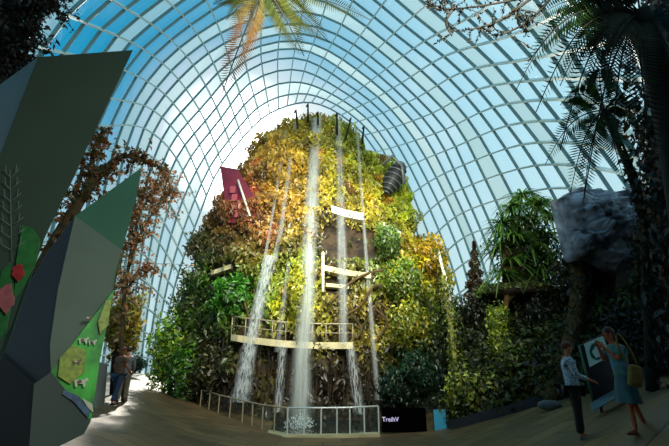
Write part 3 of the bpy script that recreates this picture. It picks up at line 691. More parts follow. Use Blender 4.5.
# shrubs & trees on the bank
rg='low shrubs along the dark kerb'
for bx_,Y,n,pal,lb in [((446,372,480,420),15.2,2200,[(190,200,84),(100,120,46),(50,66,28)],'speckled yellow green shrub right of the blue panel'),
 ((476,376,508,414),15.2,1900,[(150,164,66),(70,92,38),(210,206,110)],'low shrub with pale leaves beside the start of the kerb'),
 ((500,342,534,392),15.4,1500,[(96,124,46),(50,70,30),(150,164,66)],'dim green shrub in the middle of the kerb bed'),
 ((528,350,562,396),14.8,1300,[(24,36,18),(40,54,24)],'dark shrub beside the leaning mossy trunk'),
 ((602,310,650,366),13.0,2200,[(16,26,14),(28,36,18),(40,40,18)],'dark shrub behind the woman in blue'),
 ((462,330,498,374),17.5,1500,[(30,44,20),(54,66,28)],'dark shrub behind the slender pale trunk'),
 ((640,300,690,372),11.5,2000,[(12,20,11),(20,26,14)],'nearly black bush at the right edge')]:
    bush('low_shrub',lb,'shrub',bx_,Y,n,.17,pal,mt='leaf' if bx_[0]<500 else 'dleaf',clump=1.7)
# arching-leaf tree (long strap leaves)
def strap_plant(name,label,heads,Y,n,ln,pal,trunkpts,tr,mt='leaf',cat='tree'):
    root=empty(name,trunkpts[0],label=label,cat=cat); q=[]; 
    for (x,y) in heads:
        c=P(x,y,Y+random.uniform(-.4,.4))
        for i in range(n):
            a=random.uniform(0,2*math.pi); up=random.uniform(-.1,1.0); d=Vector((math.cos(a),math.sin(a),up)).normalized(); l=ln*random.uniform(.7,1.2)
            w_=d.cross(Vector((0,0,1))).normalized()*l*.045; p0=c; pr=c
            for s in range(1,5):
                t=s/4; p=c+d*l*t+Vector((0,0,-l*.75*t*t)); ww=w_*(1-t*.8); wp=w_*(1-(t-.25)*.8)
                q.append((pr-wp,pr+wp,p+ww,p-ww)); pr=p
    quads_to_leaf('foliage',q,np.repeat(pickcols(len(q)//4,pal,.35),4,axis=0),M[mt],root)
    mb=MB(); c=catmull(trunkpts,4); m_=len(c); mb.tube(c,[tr*(1.1-.5*i/m_) for i in range(m_)],7)
    for (x,y) in heads: mb.tube([c[int(m_*.6)],P(x,y,Y)],[tr*.5,tr*.25],5)
    mb.build('trunk',M['bark'],root); return root
b0=P(506,384,17); b0.z=ground(b0.x,17)+.3
strap_plant('screw_pine','bright green tree with drooping strap leaves left of the grey boulder',[(512,208),(534,204),(550,216),(502,224),(524,220),(544,236),(516,238),(500,248),(532,250),(550,258),(510,262),(540,204),(522,196),(506,234),(542,270),(504,274)],17,52,1.25,[(70,116,36),(100,146,44),(44,80,26),(126,160,60)],[b0,P(504,340,17),P(508,290,17),P(520,240,17)],.14)
bush('weeping_vine','curtain of trailing green vines under the strap leafed tree','vine',(497,214,556,294),17.4,4200,.2,[(40,70,26),(60,92,32),(26,46,20)],droop=1.3,clump=1.4,stem=False,base=P(526,292,17.3).z)
# brown conifer
cb_=P(476,308,21.5); tp_=P(474,242,21.5)
con=empty('brown_conifer',cb_,label='small brown conical conifer standing against the glass beside the mountain',cat='conifer')
pts=[];nr=[]
for i in range(3200):
    t=random.random()**.8; r=(1-t)*.95*(.75+.25*math.sin(t*40)); a=random.uniform(0,6.28); c=cb_.lerp(tp_,t); s=random.uniform(.3,1); pts.append(c+Vector((r*s*math.cos(a),r*s*math.sin(a),0))); nr.append((math.cos(a),math.sin(a),.3))
leaves('foliage',pts,nr,.2,pickcols(len(pts),[(70,50,30),(52,46,26),(92,70,44),(40,38,22)],.4),M['leaf'],con)
mb=MB(); mb.tube([cb_-Vector((0,0,1.2)),tp_],[.12,.03],6); mb.build('trunk',M['bark'],con)
# mossy ledge
mc=P(512,294,17.8); k=mpp(mc); led=empty('mossy_ledge',mc,label='flat moss topped rock ledge under the strap leafed tree',cat='rock ledge')
mb=MB(); mb.ball(mc,32*k,1.4,7*k,18,8); mb.build('rock',M['rock'],led)
pts,nr=ell_points(mc+Vector((0,0,.1)),33*k,1.5,8*k,4200,.6,.9)
leaves('moss',pts,nr,.13,pickcols(len(pts),[(150,168,90),(104,126,64),(70,84,42)],.3),M['leaf'],led)
# trunks
def trunk_thing(name,label,path,r,mt,leafn=0,pal=None,size=.15,rad=.25,cat='tree trunk'):
    root=empty(name,path[0],label=label,cat=cat); c=catmull(path,6); n=len(c); mb=MB(); mb.tube(c,[r*(1.15-.4*i/n) for i in range(n)],8); mb.build('trunk',M[mt],root)
    if leafn:
        pts=[];nr=[]
        for i in range(leafn):
            j=random.randrange(n-1); p=c[j].lerp(c[j+1],random.random()); d=Vector((random.gauss(0,1),random.gauss(0,1),random.gauss(0,.4))).normalized(); pts.append(p+d*random.uniform(r*.8,r+rad)); nr.append(d)
        leaves('epiphytes',pts,nr,size,pickcols(leafn,pal,.4),M['leaf'],root,droop=.7)
    return root
def gb(px,py,Y,dz=0):
    p=P(px,py,Y); p.z=ground(p.x,Y)+dz; return p
trunk_thing('slender_trunk','slender trunk with yellow light in its bark colour, between the mountain and dark bank',[gb(459,410,16.2),P(456,370,16.2),P(450,320,16.2),P(443,275,16.2)],.11,'pbark',900,[(140,150,50),(90,110,36),(60,80,28)],.14,.22)
trunk_thing('forked_pale_trunk','pale bare forked trunk right of the mountain top of the bank',[P(452,320,17.2),P(448,290,17.2),P(441,262,17.2),P(438,250,17.2)],.07,'white',200,[(90,110,40)],.12,.2)
trunk_thing('epiphyte_trunk','upright trunk wrapped in bright green climbing leaves in the dark bank',[gb(504,396,16,.3),P(501,360,16),P(498,330,16),P(496,308,16)],.12,'pbark',1500,[(150,176,50),(190,200,60),(90,116,36)],.16,.3)
trunk_thing('leaning_mossy_trunk','thick leaning mossy trunk behind the man in the patterned shirt',[gb(548,402,14),P(562,372,14.1),P(574,330,14.3),P(578,285,14.6),P(574,262,14.8)],.3,'bark',1500,[(44,46,18),(60,60,22),(30,34,14)],.15,.2)
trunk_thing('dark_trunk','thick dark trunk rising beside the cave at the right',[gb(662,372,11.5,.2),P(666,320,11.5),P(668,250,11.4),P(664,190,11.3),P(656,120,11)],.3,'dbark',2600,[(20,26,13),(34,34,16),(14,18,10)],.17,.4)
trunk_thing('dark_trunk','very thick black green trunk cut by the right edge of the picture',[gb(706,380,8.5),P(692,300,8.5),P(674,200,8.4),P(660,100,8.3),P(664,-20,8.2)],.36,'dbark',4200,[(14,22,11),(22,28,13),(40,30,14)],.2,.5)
# hanging foliage curtains on the right
for bx_,Y,n,pal,lb in [((552,255,600,330),15.5,2600,[(50,56,24),(34,42,20),(70,70,30)],'olive foliage hanging beside the cave mouth'),
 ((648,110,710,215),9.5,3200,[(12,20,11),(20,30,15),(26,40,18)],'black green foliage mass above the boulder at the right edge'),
 ((455,292,520,345),18.5,2600,[(20,28,14),(32,42,20),(46,56,24)],'dark hanging growth under the mossy ledge'),
 ((520,296,566,350),16.5,2400,[(24,32,16),(34,44,20)],'dark hanging growth between the screw pine and the leaning trunk'),
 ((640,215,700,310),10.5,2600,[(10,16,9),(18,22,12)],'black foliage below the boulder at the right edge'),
 ((436,296,462,350),17.5,1500,[(60,84,28),(34,54,22),(90,110,36)],'narrow leafy growth in the gap right of the mountain')]:
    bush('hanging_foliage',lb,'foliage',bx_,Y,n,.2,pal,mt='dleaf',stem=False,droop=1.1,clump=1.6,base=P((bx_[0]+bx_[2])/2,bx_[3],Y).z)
# boulder overhang with cave
def boulder(name,label,outline,Y,depth,mt,seed=0):
    cxp=sum(p[0] for p in outline)/len(outline); cyp=sum(p[1] for p in outline)/len(outline); c=P(cxp,cyp,Y)
    root=empty(name,c,label=label,cat='boulder'); ol=catmull([Vector((x,y,0)) for x,y in outline]+[Vector((*outline[0],0))],10)[:-1]; n=len(ol); m=26; vs=[];fs=[]
    for j in range(m+1):
        t=j/m; s=math.sin(math.pi*(.5+.5*t)) if False else math.cos(t*math.pi/2)
        for p in ol:
            q=P(cxp+(p.x-cxp)*s,cyp+(p.y-cyp)*s,Y); dpt=-depth*math.sin(t*math.pi/2)
            nn_=noise.fractal(q*.8+Vector((seed,0,t*2)),1,2,4)*.5+abs(noise.noise(Vector((q.x*1.2,q.y,q.z*3.2))+Vector((seed,3,0))))*.5+abs(noise.noise(Vector((q.x*3,q.y,q.z*6))+Vector((seed,t*3,0))))*.3
            vs.append(q+Vector((0,dpt-nn_*.8*(t>0),nn_*.15)))
    for j in range(m):
        for i in range(n): fs.append((j*n+i,j*n+(i+1)%n,(j+1)*n+(i+1)%n,(j+1)*n+i))
    b=len(vs)
    for p in ol: vs.append(P(p.x,p.y,Y+depth*1.3))
    for i in range(n): fs.append((b+i,b+(i+1)%n,(i+1)%n,i))
    fs.append(tuple(b+i for i in range(n)))
    mb=MB(); mb.add(vs,fs,False); mb.build('rock',M[mt],root); return root
boulder('boulder','large blue grey craggy boulder overhanging the cave on the right',[(550,204),(572,196),(604,196),(632,194),(646,215),(642,250),(634,278),(606,272),(584,262),(566,262),(558,236)],14.5,1.3,'cliff',3)
boulder('cave_rock','dark rock pillar right of the cave mouth',[(617,262),(640,262),(648,300),(640,345),(622,345),(616,300)],14.0,.8,'rock',9)
mb=MB(); mb.prism([P(580,258,15.9),P(624,262,15.9),P(622,330,15.9),P(584,326,15.9)],(0,.3,0)); cv=mb.build('cave_shade_board',M['dark']); tag(cv,'black board standing for the shaded cave beneath the overhanging boulder','cave')  # flat dark board painted as the cave's shade
bush('leafy_bush','lone olive bush just inside the cave mouth','bush',(590,276,612,306),15.2,500,.16,[(50,60,26),(36,44,20)],mt='dleaf',stem=False,base=P(600,306,15.2).z)

# ------------------------------------------------------------------ folded panels on the left
def panel_mats():
    M['pg1']=mat('dark_green_panel',rgb(48,66,54),.55,0,.1,1.2); M['pg2']=mat('slate_panel',rgb(96,112,112),.5,0,.1,1.2)
    M['pg3']=mat('mid_green_panel',rgb(52,100,74),.5,0,.1,1.2); M['pg4']=mat('grey_green_panel',rgb(92,106,90),.5,0,.1,1.2)
    M['pg5']=mat('black_blue_panel',rgb(12,15,18),.7,0,.1,1.2); M['pg6']=mat('bottle_green_panel',rgb(14,44,28),.6,0,.15,1.2)
    M['mural']=mat('painted_meadow',rgb(70,196,56),.5,0,0,2.4,rgb(28,112,34)); M['mural2']=mat('painted_dim_meadow',rgb(30,92,48),.5,0,0,2.4,rgb(60,40,34))
panel_mats()
def facet(name,pts,mt,root,th=.03):
    # every facet is one flat board: the points with a depth fix its plane, the others (depth 0) lie in it
    k3=[P(*p) for p in pts if p[2]][:3]; nn_=(k3[1]-k3[0]).cross(k3[2]-k3[0]); w_=[]
    for x,y,Y in pts:
        d=P(x,y,10)-CAM; w_.append(CAM+d*((k3[0]-CAM).dot(nn_)/d.dot(nn_)))
    mb=MB(); mb.prism(w_,(-.03,th,0)); return mb.build(name,mt,root)
P1=gb(0,470,4.6); r1=empty('folded_panel',P1,label='near dark green folded display panel with a faint plant drawing at the left edge',cat='display panel')
facet('slate_facet',[(-60,128,5.6),(38,57,4.9),(-2,160,4.75),(-60,300,0)],M['pg2'],r1)
facet('dark_facet',[(38,57,4.9),(133,50,5.2),(104,112,0),(72,180,0),(38,252,0),(20,300,0),(-4,372,4.5),(-30,480,0),(-80,480,0),(-60,300,0),(-2,160,0)],M['pg1'],r1)
facet('glass_edge',[(74,168,4.9),(80,164,0),(46,232,0),(24,296,0),(6,350,4.52),(-2,362,4.5),(18,296,0),(38,246,0)],mat('green_glass_edge',rgb(22,52,44),.5,0,.2,3),r1,.05)
def on_facet(name,poly,Y,mt,root,th=.01):
    w_=[P(x,y,Y(x,y) if callable(Y) else Y) for x,y in poly]; mb=MB(); mb.prism(w_,(0,th,0)); return mb.build(name,mt,root)
def circle(cx,cy,rx,ry,n=14,wob=0): return [(cx+rx*math.cos(2*math.pi*i/n)*(1+wob*math.sin(i*2.7)),cy+ry*math.sin(2*math.pi*i/n)*(1+wob*math.cos(i*1.9))) for i in range(n)]
red=mat('painted_red',rgb(150,40,44),.5,0,.3,12); pink=mat('painted_pink',rgb(150,84,88),.5,0,.3,12); pgreen=mat('painted_leaf_green',rgb(40,104,50),.5,0,.3,12); pline=mat('painted_pale_line',rgb(96,112,104),.5,0,.1,5)
_k=[P(38,57,4.9),P(133,50,5.2),P(-4,372,4.5)]; _kn=(_k[1]-_k[0]).cross(_k[2]-_k[0])
def YK1(x,y): d_=P(x,y,10)-CAM; return (CAM+d_*((_k[0]-CAM).dot(_kn)/d_.dot(_kn))).y-.03
Y1=YK1
on_facet('painted_leaf',[(22,225),(32,228),(40,240),(36,262),(24,285),(14,300),(16,262)],YK1,pgreen,r1)
on_facet('painted_leaf',[(2,270),(10,262),(14,290),(6,330),(-4,345),(-6,300)],Y1,pgreen,r1)
on_facet('painted_flower',circle(18,272,6,8,12,.2),lambda x,y:YK1(x,y)-.03,red,r1); on_facet('painted_flower',circle(6,298,8,14,12,.2),lambda x,y:YK1(x,y)-.03,pink,r1)
mb=MB()
def stroke(a,b,Y=0,r=.0035): mb.tube([P(a[0],a[1],YK1(*a)),P(b[0],b[1],YK1(*b))],r,4)
stroke((12,262),(10,170),4.4)
for i in range(7):
    y=250-12*i; l=15-1.2*i; stroke((11,y),(11+l,y-9),4.4); stroke((11,y),(11-l,y-9),4.4)
    stroke((11+l*.6,y-5),(11+l*.7,y-13),4.4); stroke((11-l*.6,y-5),(11-l*.7,y-13),4.4)
mb.build('plant_drawing',pline,r1)

P2=gb(60,450,7); r2=empty('folded_panel',P2,label='second folded panel with a bright green meadow mural beside the path',cat='display panel')
a=(75,216,7.3); b=(141,168,7.9); c=(122,250,7.5); d=(51,372,6.7); e=(114,290,7.4); f_=(91,421,7.0)
facet('green_facet',[a,b,(136,200,0),c],M['pg3'],r2)
facet('grey_green_facet',[a,c,(114,290,0),d,(50,345,0),(58,290,0)],M['pg4'],r2)
facet('slate_facet',[a,(58,290,0),(50,345,0),d,(34,384,0),(-14,340,7.0),(24,292,0),(48,252,0)],mat('blue_slate_panel',rgb(36,44,52),.6,0,.15,1),r2)
facet('black_facet',[(-14,340,6.95),(34,384,6.6),(28,456,6.4),(-20,470,0),(-30,400,0)],M['pg5'],r2)
facet('mural_facet',[(114,290,7.15),(100,360,0),f_,d],M['mural'],r2)
facet('mural_facet',[c,(119,268,0),(114,290,7.2),(117,268,7.4)],mat('painted_pale_meadow',rgb(120,160,60),.5,0,0,3,rgb(60,120,40)),r2)
facet('bottle_green_facet',[d,f_,(84,434,0),(28,462,6.4),(34,384,0)],M['pg6'],r2)
_m=[P(114,290,7.15),P(*f_),P(*d)]; _mn=(_m[1]-_m[0]).cross(_m[2]-_m[0])
def YM(x,y): d_=P(x,y,10)-CAM; return (CAM+d_*((_m[0]-CAM).dot(_mn)/d_.dot(_mn))).y-.04
cow=mat('painted_brown',rgb(120,84,66),.5,0,.4,14); cwhite=mat('painted_cream',rgb(206,206,180),.5,0,.2,14); pblue=mat('painted_blue_grey',rgb(70,100,130),.5,0,.5,16); pyel=mat('painted_yellow_green',rgb(150,170,50),.5,0,.4,14)
on_facet('painted_grass',[(60,358),(72,345),(86,350),(84,372),(70,384),(58,376)],YM,pyel,r2); on_facet('painted_grass',[(98,322),(106,300),(111,300),(108,325),(100,334)],YM,pyel,r2)
def cow_shape(x,y,s,body,patch):
    on_facet('painted_cow',[(x-s,y-s*.4),(x+s*.8,y-s*.45),(x+s*1.25,y-s*.8),(x+s*1.5,y-s*.3),(x+s,y),(x+s*.9,y+s*.9),(x+s*.6,y+s*.9),(x+s*.5,y+s*.3),(x-s*.5,y+s*.3),(x-s*.6,y+s*.9),(x-s*.9,y+s*.9),(x-s,y)],lambda X,Y_:YM(X,Y_)-.01,body,r2)
    on_facet('painted_patch',circle(x-s*.1,y-s*.1,s*.4,s*.28,8,.1),lambda X,Y_:YM(X,Y_)-.025,patch,r2)
cow_shape(80,382,5.5,cwhite,cow); cow_shape(83,340,4,cwhite,cow); cow_shape(92,342,3.2,cwhite,cow); cow_shape(76,362,3.4,cow,cwhite); cow_shape(88,318,3,cow,cwhite)
on_facet('painted_stream',[(64,390),(78,396),(90,412),(88,418),(74,402),(62,394)],YM,pblue,r2); on_facet('painted_bank',[(82,398),(92,404),(93,412),(88,408)],YM,cwhite,r2)
# pale barrier beside the couple
bp_=gp(101,408); mb=MB()
q=[P(95,362,12.6),P(104,364,13.4),P(101,402,13.4),P(93,414,12.6)]; mb.prism(q,(.05,.12,0)); o=mb.build('low_screen',mat('grey_screen',rgb(120,122,112),.6,0,.2,2)); tag(o,'low grey screen between the mural panel and the couple','screen')

# ------------------------------------------------------------------ signs
bpan=gb(440,432,15.4); sg=empty('blue_panel_sign',bpan,label='small bright blue upright panel standing at the edge of the paving',cat='sign')
k=mpp(bpan); mb=MB(); c_=P(440,420,15.4); mb.box(c_,12*k,.06,19*k); mb.build('blue_face',mat('blue_face',rgb(56,142,168),.4,0,.1,3,emis=rgb(40,130,165),estr=.22),sg)
mb=MB(); mb.box(c_+Vector((.02,.08,-.1)),13.5*k,.08,22*k); mb.build('dark_frame',M['kerb'],sg)
tsg=gb(402,432,15.4); ts=empty('lettered_sign',tsg,label='low dark sign board with small white lettering left of the blue panel',cat='sign')
mb=MB(); c_=P(404,420,15.5); k=mpp(c_); mb.box(c_,44*k,.12,22*k); mb.build('board',mat('black_board',rgb(5,5,7),1,0,.2,3,spec=0),ts)
tcv=bpy.data.curves.new('lettering','FONT'); tcv.body='TreihV'; tcv.size=.2; tcv.extrude=.006; tcv.align_x='CENTER'
tmp_=bpy.data.objects.new('tmp',tcv); COL.objects.link(tmp_); dg_=bpy.context.evaluated_depsgraph_get(); tme=bpy.data.meshes.new_from_object(tmp_.evaluated_get(dg_)); bpy.data.objects.remove(tmp_); to=bpy.data.objects.new('lettering',tme); COL.objects.link(to); to.parent=ts; to.location=P(390.5,421.5,15.38)-ts.location; to.rotation_euler=(math.pi/2,0,0); tme.materials.append(mat('white_lettering',rgb(230,225,255),.5,emis=rgb(200,190,240),estr=.6,noise_amt=.05)); to['label']='small white letters'
# exhibit board behind the people
YB=9.6
eb=empty('exhibit_board',gb(604,400,YB),label='dark tilted exhibit board with a pale teal round picture between the two people',cat='sign')
mb=MB(); mb.prism([P(580,346,YB+.05),P(604,334,YB+.25),P(620,388,YB+.25),P(594,402,YB+.05)],(0,.08,0)); mb.build('board',mat('board_dark',rgb(26,16,32),.6,0,.2,3),eb)
mb=MB(); q=[(584.5,344),(603,336),(610.5,356),(590,367)]; mb.prism([P(x,y,YB+.02+(x-584)*.007) for x,y in q],(0,.02,0)); mb.build('poster',mat('pale_poster',rgb(150,198,200),.5,0,.15,8,emis=rgb(120,180,185),estr=.12),eb)
teal=mat('teal_print',rgb(44,130,128),.5,0,.3,14)
mb=MB(); mb.prism([P(x,y,YB+.0+(x-584)*.007) for x,y in circle(597,351,7.2,9,16,.05)],(0,.01,0)); mb.build('round_print',teal,eb)
mb=MB(); mb.prism([P(x,y,YB-.012+(x-584)*.007) for x,y in [(592,352),(596,346),(600,350),(603,346),(601,356),(596,358)]],(0,.01,0)); mb.build('print_detail',bpy.data.materials['pale_poster'],eb)
mb=MB(); mb.tube([P(579,345,YB-.02),P(593.5,403,YB-.02)],.025,5); mb.build('edge_strip',mat('green_strip',rgb(50,110,84),.4,0,.1,4),eb)
mb=MB(); mb.prism([P(592,402,YB-.2),P(624,384,YB),P(630,390,YB-.1),P(594,410,YB-.4)],(0,.1,-.05)); mb.build('base_ledge',mat('pale_blue_ledge',rgb(70,112,124),.4,0,.15,3),eb)
mb=MB(); 
for x,y in((600,404),(622,392)):
    g=gb(x,y,YB+.05,-.05); mb.tube([g,P(x,y-6,YB+.05)],.03,5)
mb.build('leg',M['dark'],eb)
mb=MB(); c_=P(552,387,12.2)
for i in range(1): mb.ball(gb(549,400,12.5,.12),.35,.2,.14,12,6)
st=mb.build('reflection_lump',mat('reflection_grey',rgb(96,104,106),.8,0,.3,4)); tag(st,'pale flat lump standing for a thin reflection by the kerb left of the man','reflection')  # lump modelled in place of a thin reflection

# ------------------------------------------------------------------ people
def skin_obj(name,nodes,edges,mt,parent,sub=2,rootn=0):
    me=bpy.data.meshes.new(name); me.from_pydata([n[0] for n in nodes],edges,[]); o=link(name,me,mt,parent)
    m=o.modifiers.new('skin','SKIN'); m.use_smooth_shade=True
    if not me.skin_vertices:
        bm=bmesh.new(); bm.from_mesh(me); bm.verts.layers.skin.verify(); bm.to_mesh(me); bm.free()
    sv=me.skin_vertices[0].data
    for i,n in enumerate(nodes):
        r=n[1]; sv[i].radius=(r if hasattr(r,'__len__') else (r,r)); sv[i].use_root=(i==rootn)
    s=o.modifiers.new('sub','SUBSURF'); s.levels=sub; s.render_levels=sub
    return o
def chain(nodes,edges,start,pts):
    p=start
    for q in pts: nodes.append(q); edges.append((p,len(nodes)-1)); p=len(nodes)-1
    return p
def hand(nodes,edges,w,dirv,palm,side,curl=.5,r=.0085):
    d=Vector(dirv).normalized(); s=Vector(side).normalized(); pn=Vector(palm).normalized(); w=Vector(nodes[w][0]) if False else w
    wi=w; wp=Vector(nodes[wi][0]); nodes.append(((wp+d*.06),(.036,.02))); edges.append((wi,len(nodes)-1)); pi_=len(nodes)-1
    for k,(off,l) in enumerate(((-.030,.068),(-.010,.078),(.011,.072),(.031,.056))):
        b=wp+d*.1+s*off; m=b+(d*(1-curl*.4)+pn*curl*.6)*l*.5; t=m+(d*(1-curl)+pn*curl)*l*.5
        chain(nodes,edges,pi_,[(tuple(b),(.011,.011)),(tuple(m),(r,r)),(tuple(t),(r*.8,r*.8))])
    b=wp+d*.035-s*.035; m=b+(d*.6-s*.6+pn*.3).normalized()*.035; t=m+(d*.9+pn*.4).normalized()*.03
    chain(nodes,edges,wi,[(tuple(b),(.013,.013)),(tuple(m),(.010,.010)),(tuple(t),(.008,.008))])
def person(name,label,loc,rz,h,pose,mats,female=False,skirt=False,hairlen=0,group=None):
    root=empty(name,loc,rz,label=label,cat='person',group=group); s=h/1.75; root.scale=(s,s,s)
    J=pose; nd=[];ed=[]
    sh=.165 if female else .19; hip=.095
    ln=J.get('lean',0)
    nd.append(((0,0,.95),(.15,.105)))
    a=chain(nd,ed,0,[((ln*.3,0,1.1),(.125 if female else .14,.095)),((ln*.7,0,1.28),(.15 if female else .165,.11)),((ln,0,1.42),(.12,.09))])
    chest=a
    hx=J.get('head',(0.03,0)); c=chain(nd,ed,chest,[((ln*1.05+hx[0]*.3,0,1.5),(.052,.055)),((ln*1.05+hx[0]*.6,hx[1]*.5,1.555),(.05,.055)),((ln*1.05+hx[0],hx[1],1.61),(.07,.082)),((ln*1.05+hx[0],hx[1],1.68),(.076,.094)),((ln*1.05+hx[0]-.005,hx[1],1.73),(.05,.062))])
    head=Vector((ln*1.05+hx[0],hx[1],1.66))
    arms={}
    for sd in(1,-1):
        el=J['elbow'][0 if sd==1 else 1]; wr=J['wrist'][0 if sd==1 else 1]
        e_=chain(nd,ed,chest,[((ln,sd*sh,1.41),(.062,.06)),(tuple(el),(.042,.04)),(tuple(wr),(.027,.022))])
        d=(Vector(wr)-Vector(el)).normalized(); side=Vector((0,1,0)) if abs(d.y)<.8 else Vector((1,0,0)); palm=J.get('palm',(0,-sd,0)); 
        if abs(d.z)>.7: side=Vector((-1,0,0)); palm=(0,-sd,0)
        else: side=Vector((0,sd,0)); palm=(0,0,-1)
        hand(nd,ed,e_,d,palm,side,.45); arms[sd]=((ln,sd*sh,1.41),el,wr)
    legs={}
    for sd in(1,-1):
        kn=J['knee'][0 if sd==1 else 1]; an=J['ankle'][0 if sd==1 else 1]
        chain(nd,ed,0,[((0,sd*hip,.88),(.088,.085)),(tuple(kn),(.055,.056)),((an[0],an[1],an[2]+.02),(.036,.038)),((an[0]+.09,an[1]+.01*sd,an[2]-.035),(.036,.025)),((an[0]+.15,an[1]+.015*sd,an[2]-.045),(.03,.018))])
        legs[sd]=((0,sd*hip,.88),kn,an)
    body=skin_obj('body',nd,ed,mats['skin'],root)
    # top garment
    g=.014; nd=[((0,0,.93),(.2,.15)),((ln*.3,0,1.1),(.185,.135)),((ln*.7,0,1.28),(.21,.15)),((ln,0,1.42),(.165,.125)),((ln*1.03,0,1.485),(.075,.075))]
    ed=[(0,1),(1,2),(2,3),(3,4)]
    full=mats.get('sleeve','long')
    for sd in(1,-1):
        S,E,W=[Vector(v) for v in arms[sd]]
        seq=[(tuple(S),(.078,.075)),(tuple(E),(.056,.054)),(tuple(E.lerp(W,.85)),(.044,.04))] if full=='long' else [(tuple(S),(.078,.075)),(tuple(S.lerp(E,.7)),(.062,.06))]
        chain(nd,ed,3,seq)
    skin_obj('shirt',nd,ed,mats['top'],root,2,1)
    if skirt:
        mb=MB(); pr=[(1.02,.135,.1),(.93,.17,.13),(.78,.2,.155),(.6,.235,.18),(.5,.25,.19)]; vs=[];fs=[];n=28
        for z,rx,ry in pr:
            for i in range(n):
                t=2*math.pi*i/n; w_=1+.06*math.sin(t*7)*(1.0-z); vs.append((ry*w_*math.cos(t),rx*w_*math.sin(t),z))
        for j in range(4):
            for i in range(n): fs.append((j*n+i,j*n+(i+1)%n,(j+1)*n+(i+1)%n,(j+1)*n+i))
        mb.add(vs,fs,True); mb.build('skirt',mats['bottom'],root,root=empty_zero)
    else:
        nd=[((0,0,.97),(.19,.14))];ed=[]
        for sd in(1,-1):
            Hh,K,A=[Vector(v) for v in legs[sd]]
            end=K.lerp(A,.95) if mats.get('leg','long')=='long' else K.lerp(A,.05)
            chain(nd,ed,0,[(tuple(Hh),(.12,.12)),(tuple(K),(.082,.085)),(tuple(end),(.068,.072))] if mats.get('leg','long')=='long' else [(tuple(Hh),(.102,.1)),(tuple(end),(.08,.082))])
        skin_obj('trousers',nd,ed,mats['bottom'],root,2,0)
    for sd in(1,-1):
        an=Vector(legs[sd][2]); nd=[(tuple(an+Vector((-.03,0,-.03))),(.042,.042)),(tuple(an+Vector((.06,0,-.045))),(.044,.032)),(tuple(an+Vector((.17,.01*sd,-.052))),(.034,.022))]
        skin_obj('shoe',nd,[(0,1),(1,2)],mats['shoe'],root,2)
    z0=empty_zero
    mb=MB(); mb.ball(head+Vector((-.022,0,.035)),.098,.086,.092,16,10)
    if hairlen: mb.ball(head+Vector((-.075,0,-.06-hairlen*.4)),.045,.07,.08+hairlen*.5,12,8)
    mb.build('hair',mats['hair'],root,root=z0)
    mb=MB(); mb.ball(head+Vector((.098,0,-.02)),.02,.012,.022,8,6); mb.build('nose',mats['skin'],root,root=z0)
    for sd in(1,-1):
        mb=MB(); mb.ball(head+Vector((-.002,sd*.078,-.015)),.02,.01,.03,8,6); mb.build('ear',mats['skin'],root,root=z0)
        mb=MB(); mb.ball(head+Vector((.083,sd*.03,.008)),.01,.013,.008,8,6); mb.build('eye',M['eye'],root,root=z0)
    mb=MB(); mb.ball(head+Vector((.085,0,-.058)),.008,.024,.006,8,6); mb.build('mouth',M['lip'],root,root=z0)
    return root
empty_zero=type('Z',(),{'location':Vector((0,0,0))})()
M['eye']=mat('eye_dark',rgb(24,18,16),.2,0,.1,20); M['lip']=mat('lip_red',rgb(120,52,48),.5,0,.1,20)
skinm=mat('tan_skin',rgb(176,116,88),.55,0,.08,20); skin2=mat('warm_skin',rgb(164,96,66),.55,0,.08,20)
hairr=mat('red_brown_hair',rgb(96,38,26),.6,0,.3,30); hairb=mat('dark_hair',rgb(36,22,16),.6,0,.3,30)
blk=mat('black_trousers',rgb(20,18,20),.8,0,.2,12); shoe=mat('pale_shoe',rgb(110,124,128),.6,0,.2,12)
shirt=mat('patterned_shirt',rgb(184,206,216),.7,0,0,26,rgb(92,124,160))
def floor_loc(px,py,Y): p=P(px,py,Y); p.z=ground(p.x,Y); return p
man=person('person','man in a white and blue patterned shirt and black trousers, one hand reaching forward',gp(582,440),math.radians(-18),91*mpp(gp(582,440))*1.03,
 dict(lean=-.02,head=(.05,0),elbow=[(-.03,.25,1.13),(.06,-.24,1.14)],wrist=[(.02,.25,.88),(.27,-.2,1.06)],knee=[(.03,.1,.5),(.0,-.09,.5)],ankle=[(.03,.1,.08),(-.03,-.1,.08)]),
 dict(skin=skinm,top=shirt,bottom=blk,shoe=shoe,hair=hairr,sleeve='long'))
wtop=mat('blue_green_top',rgb(66,130,176),.7,0,0,5,rgb(50,110,84)); wsk=mat('teal_skirt',rgb(36,92,104),.7,0,.3,7)
wom=person('person','woman in a blue top and teal skirt with hands raised to her face',gp(636,435),math.radians(176),99*mpp(gp(628,435))*1.03,
 dict(lean=.05,head=(.07,0),elbow=[(.16,.2,1.2),(.18,-.2,1.2)],wrist=[(.26,.1,1.4),(.27,-.1,1.42)],knee=[(.05,.09,.5),(-.12,-.1,.5)],ankle=[(.04,.1,.08),(-.26,-.12,.1)]),
 dict(skin=skin2,top=wtop,bottom=wsk,shoe=mat('tan_sandal',rgb(120,62,44),.6,0,.2,12),hair=hairb,sleeve='short'),female=True,skirt=True,hairlen=.05)
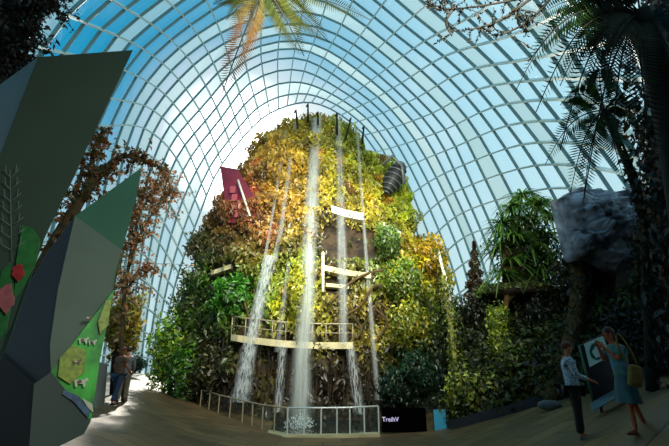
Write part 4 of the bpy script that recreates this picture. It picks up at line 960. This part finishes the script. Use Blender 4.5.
# her bag (worn on the hip) 
bg_=gp(637,435)
bag=empty('shoulder_bag',(bg_.x,bg_.y-.2,bg_.z+.5),label='olive yellow shoulder bag hanging at the back of the woman in blue',cat='bag')
mb=MB(); M_=Matrix.Rotation(.25,3,'Y'); mb.box(Vector(bag.location)+Vector((0,0,.2)),.16,.1,.27,M=M_); o=mb.build('bag_body',mat('olive_canvas',rgb(116,104,44),.8,0,.3,14),bag)
bv=o.modifiers.new('b','BEVEL'); bv.width=.04; bv.segments=3
mb=MB(); bl=Vector(bag.location); mb.tube(catmull([bl+Vector((.06,0,.33)),bl+Vector((.03,.02,.52)),bl+Vector((-.04,.08,.72)),bl+Vector((-.07,.1,.6)),bl+Vector((-.03,.03,.34))],5),.012,5); mb.build('strap',bpy.data.materials['olive_canvas'],bag)
# the couple on the left
cA=person('person','person in an olive brown top and dark blue trousers walking on the left path',floor_loc(114,404,13.6),math.radians(70),1.66,
 dict(lean=.03,head=(.04,0),elbow=[(.02,.24,1.14),(.05,-.25,1.15)],wrist=[(.14,.22,.95),(.2,-.2,1.05)],knee=[(.1,.1,.5),(-.06,-.1,.5)],ankle=[(.12,.1,.08),(-.2,-.1,.1)]),
 dict(skin=skin2,top=mat('olive_top',rgb(84,66,46),.8,0,.3,14),bottom=mat('blue_jeans',rgb(38,62,92),.8,0,.3,14),shoe=blk,hair=hairr,sleeve='short'),female=True,hairlen=.03)
cB=person('person','person in a grey top and pale trousers just behind the one in blue trousers',floor_loc(121,402,14.6),math.radians(110),1.7,
 dict(lean=.02,head=(.04,0),elbow=[(-.02,.25,1.13),(.05,-.25,1.14)],wrist=[(.02,.24,.9),(.16,-.22,.95)],knee=[(-.04,.1,.5),(.1,-.1,.5)],ankle=[(-.16,.1,.1),(.12,-.1,.08)]),
 dict(skin=skinm,top=mat('grey_top',rgb(104,108,108),.8,0,.3,14),bottom=mat('stone_trousers',rgb(128,118,100),.8,0,.3,14),shoe=blk,hair=hairb,sleeve='long'))
# hedge line at the far left end of the path
for bx_,Y,lb in [((128,356,146,372),28,'tiny dark hedge where the left path meets the glass')]:
    bush('low_hedge',lb,'hedge',bx_,Y,700,.2,[(40,66,50),(50,80,60)],stem=False)
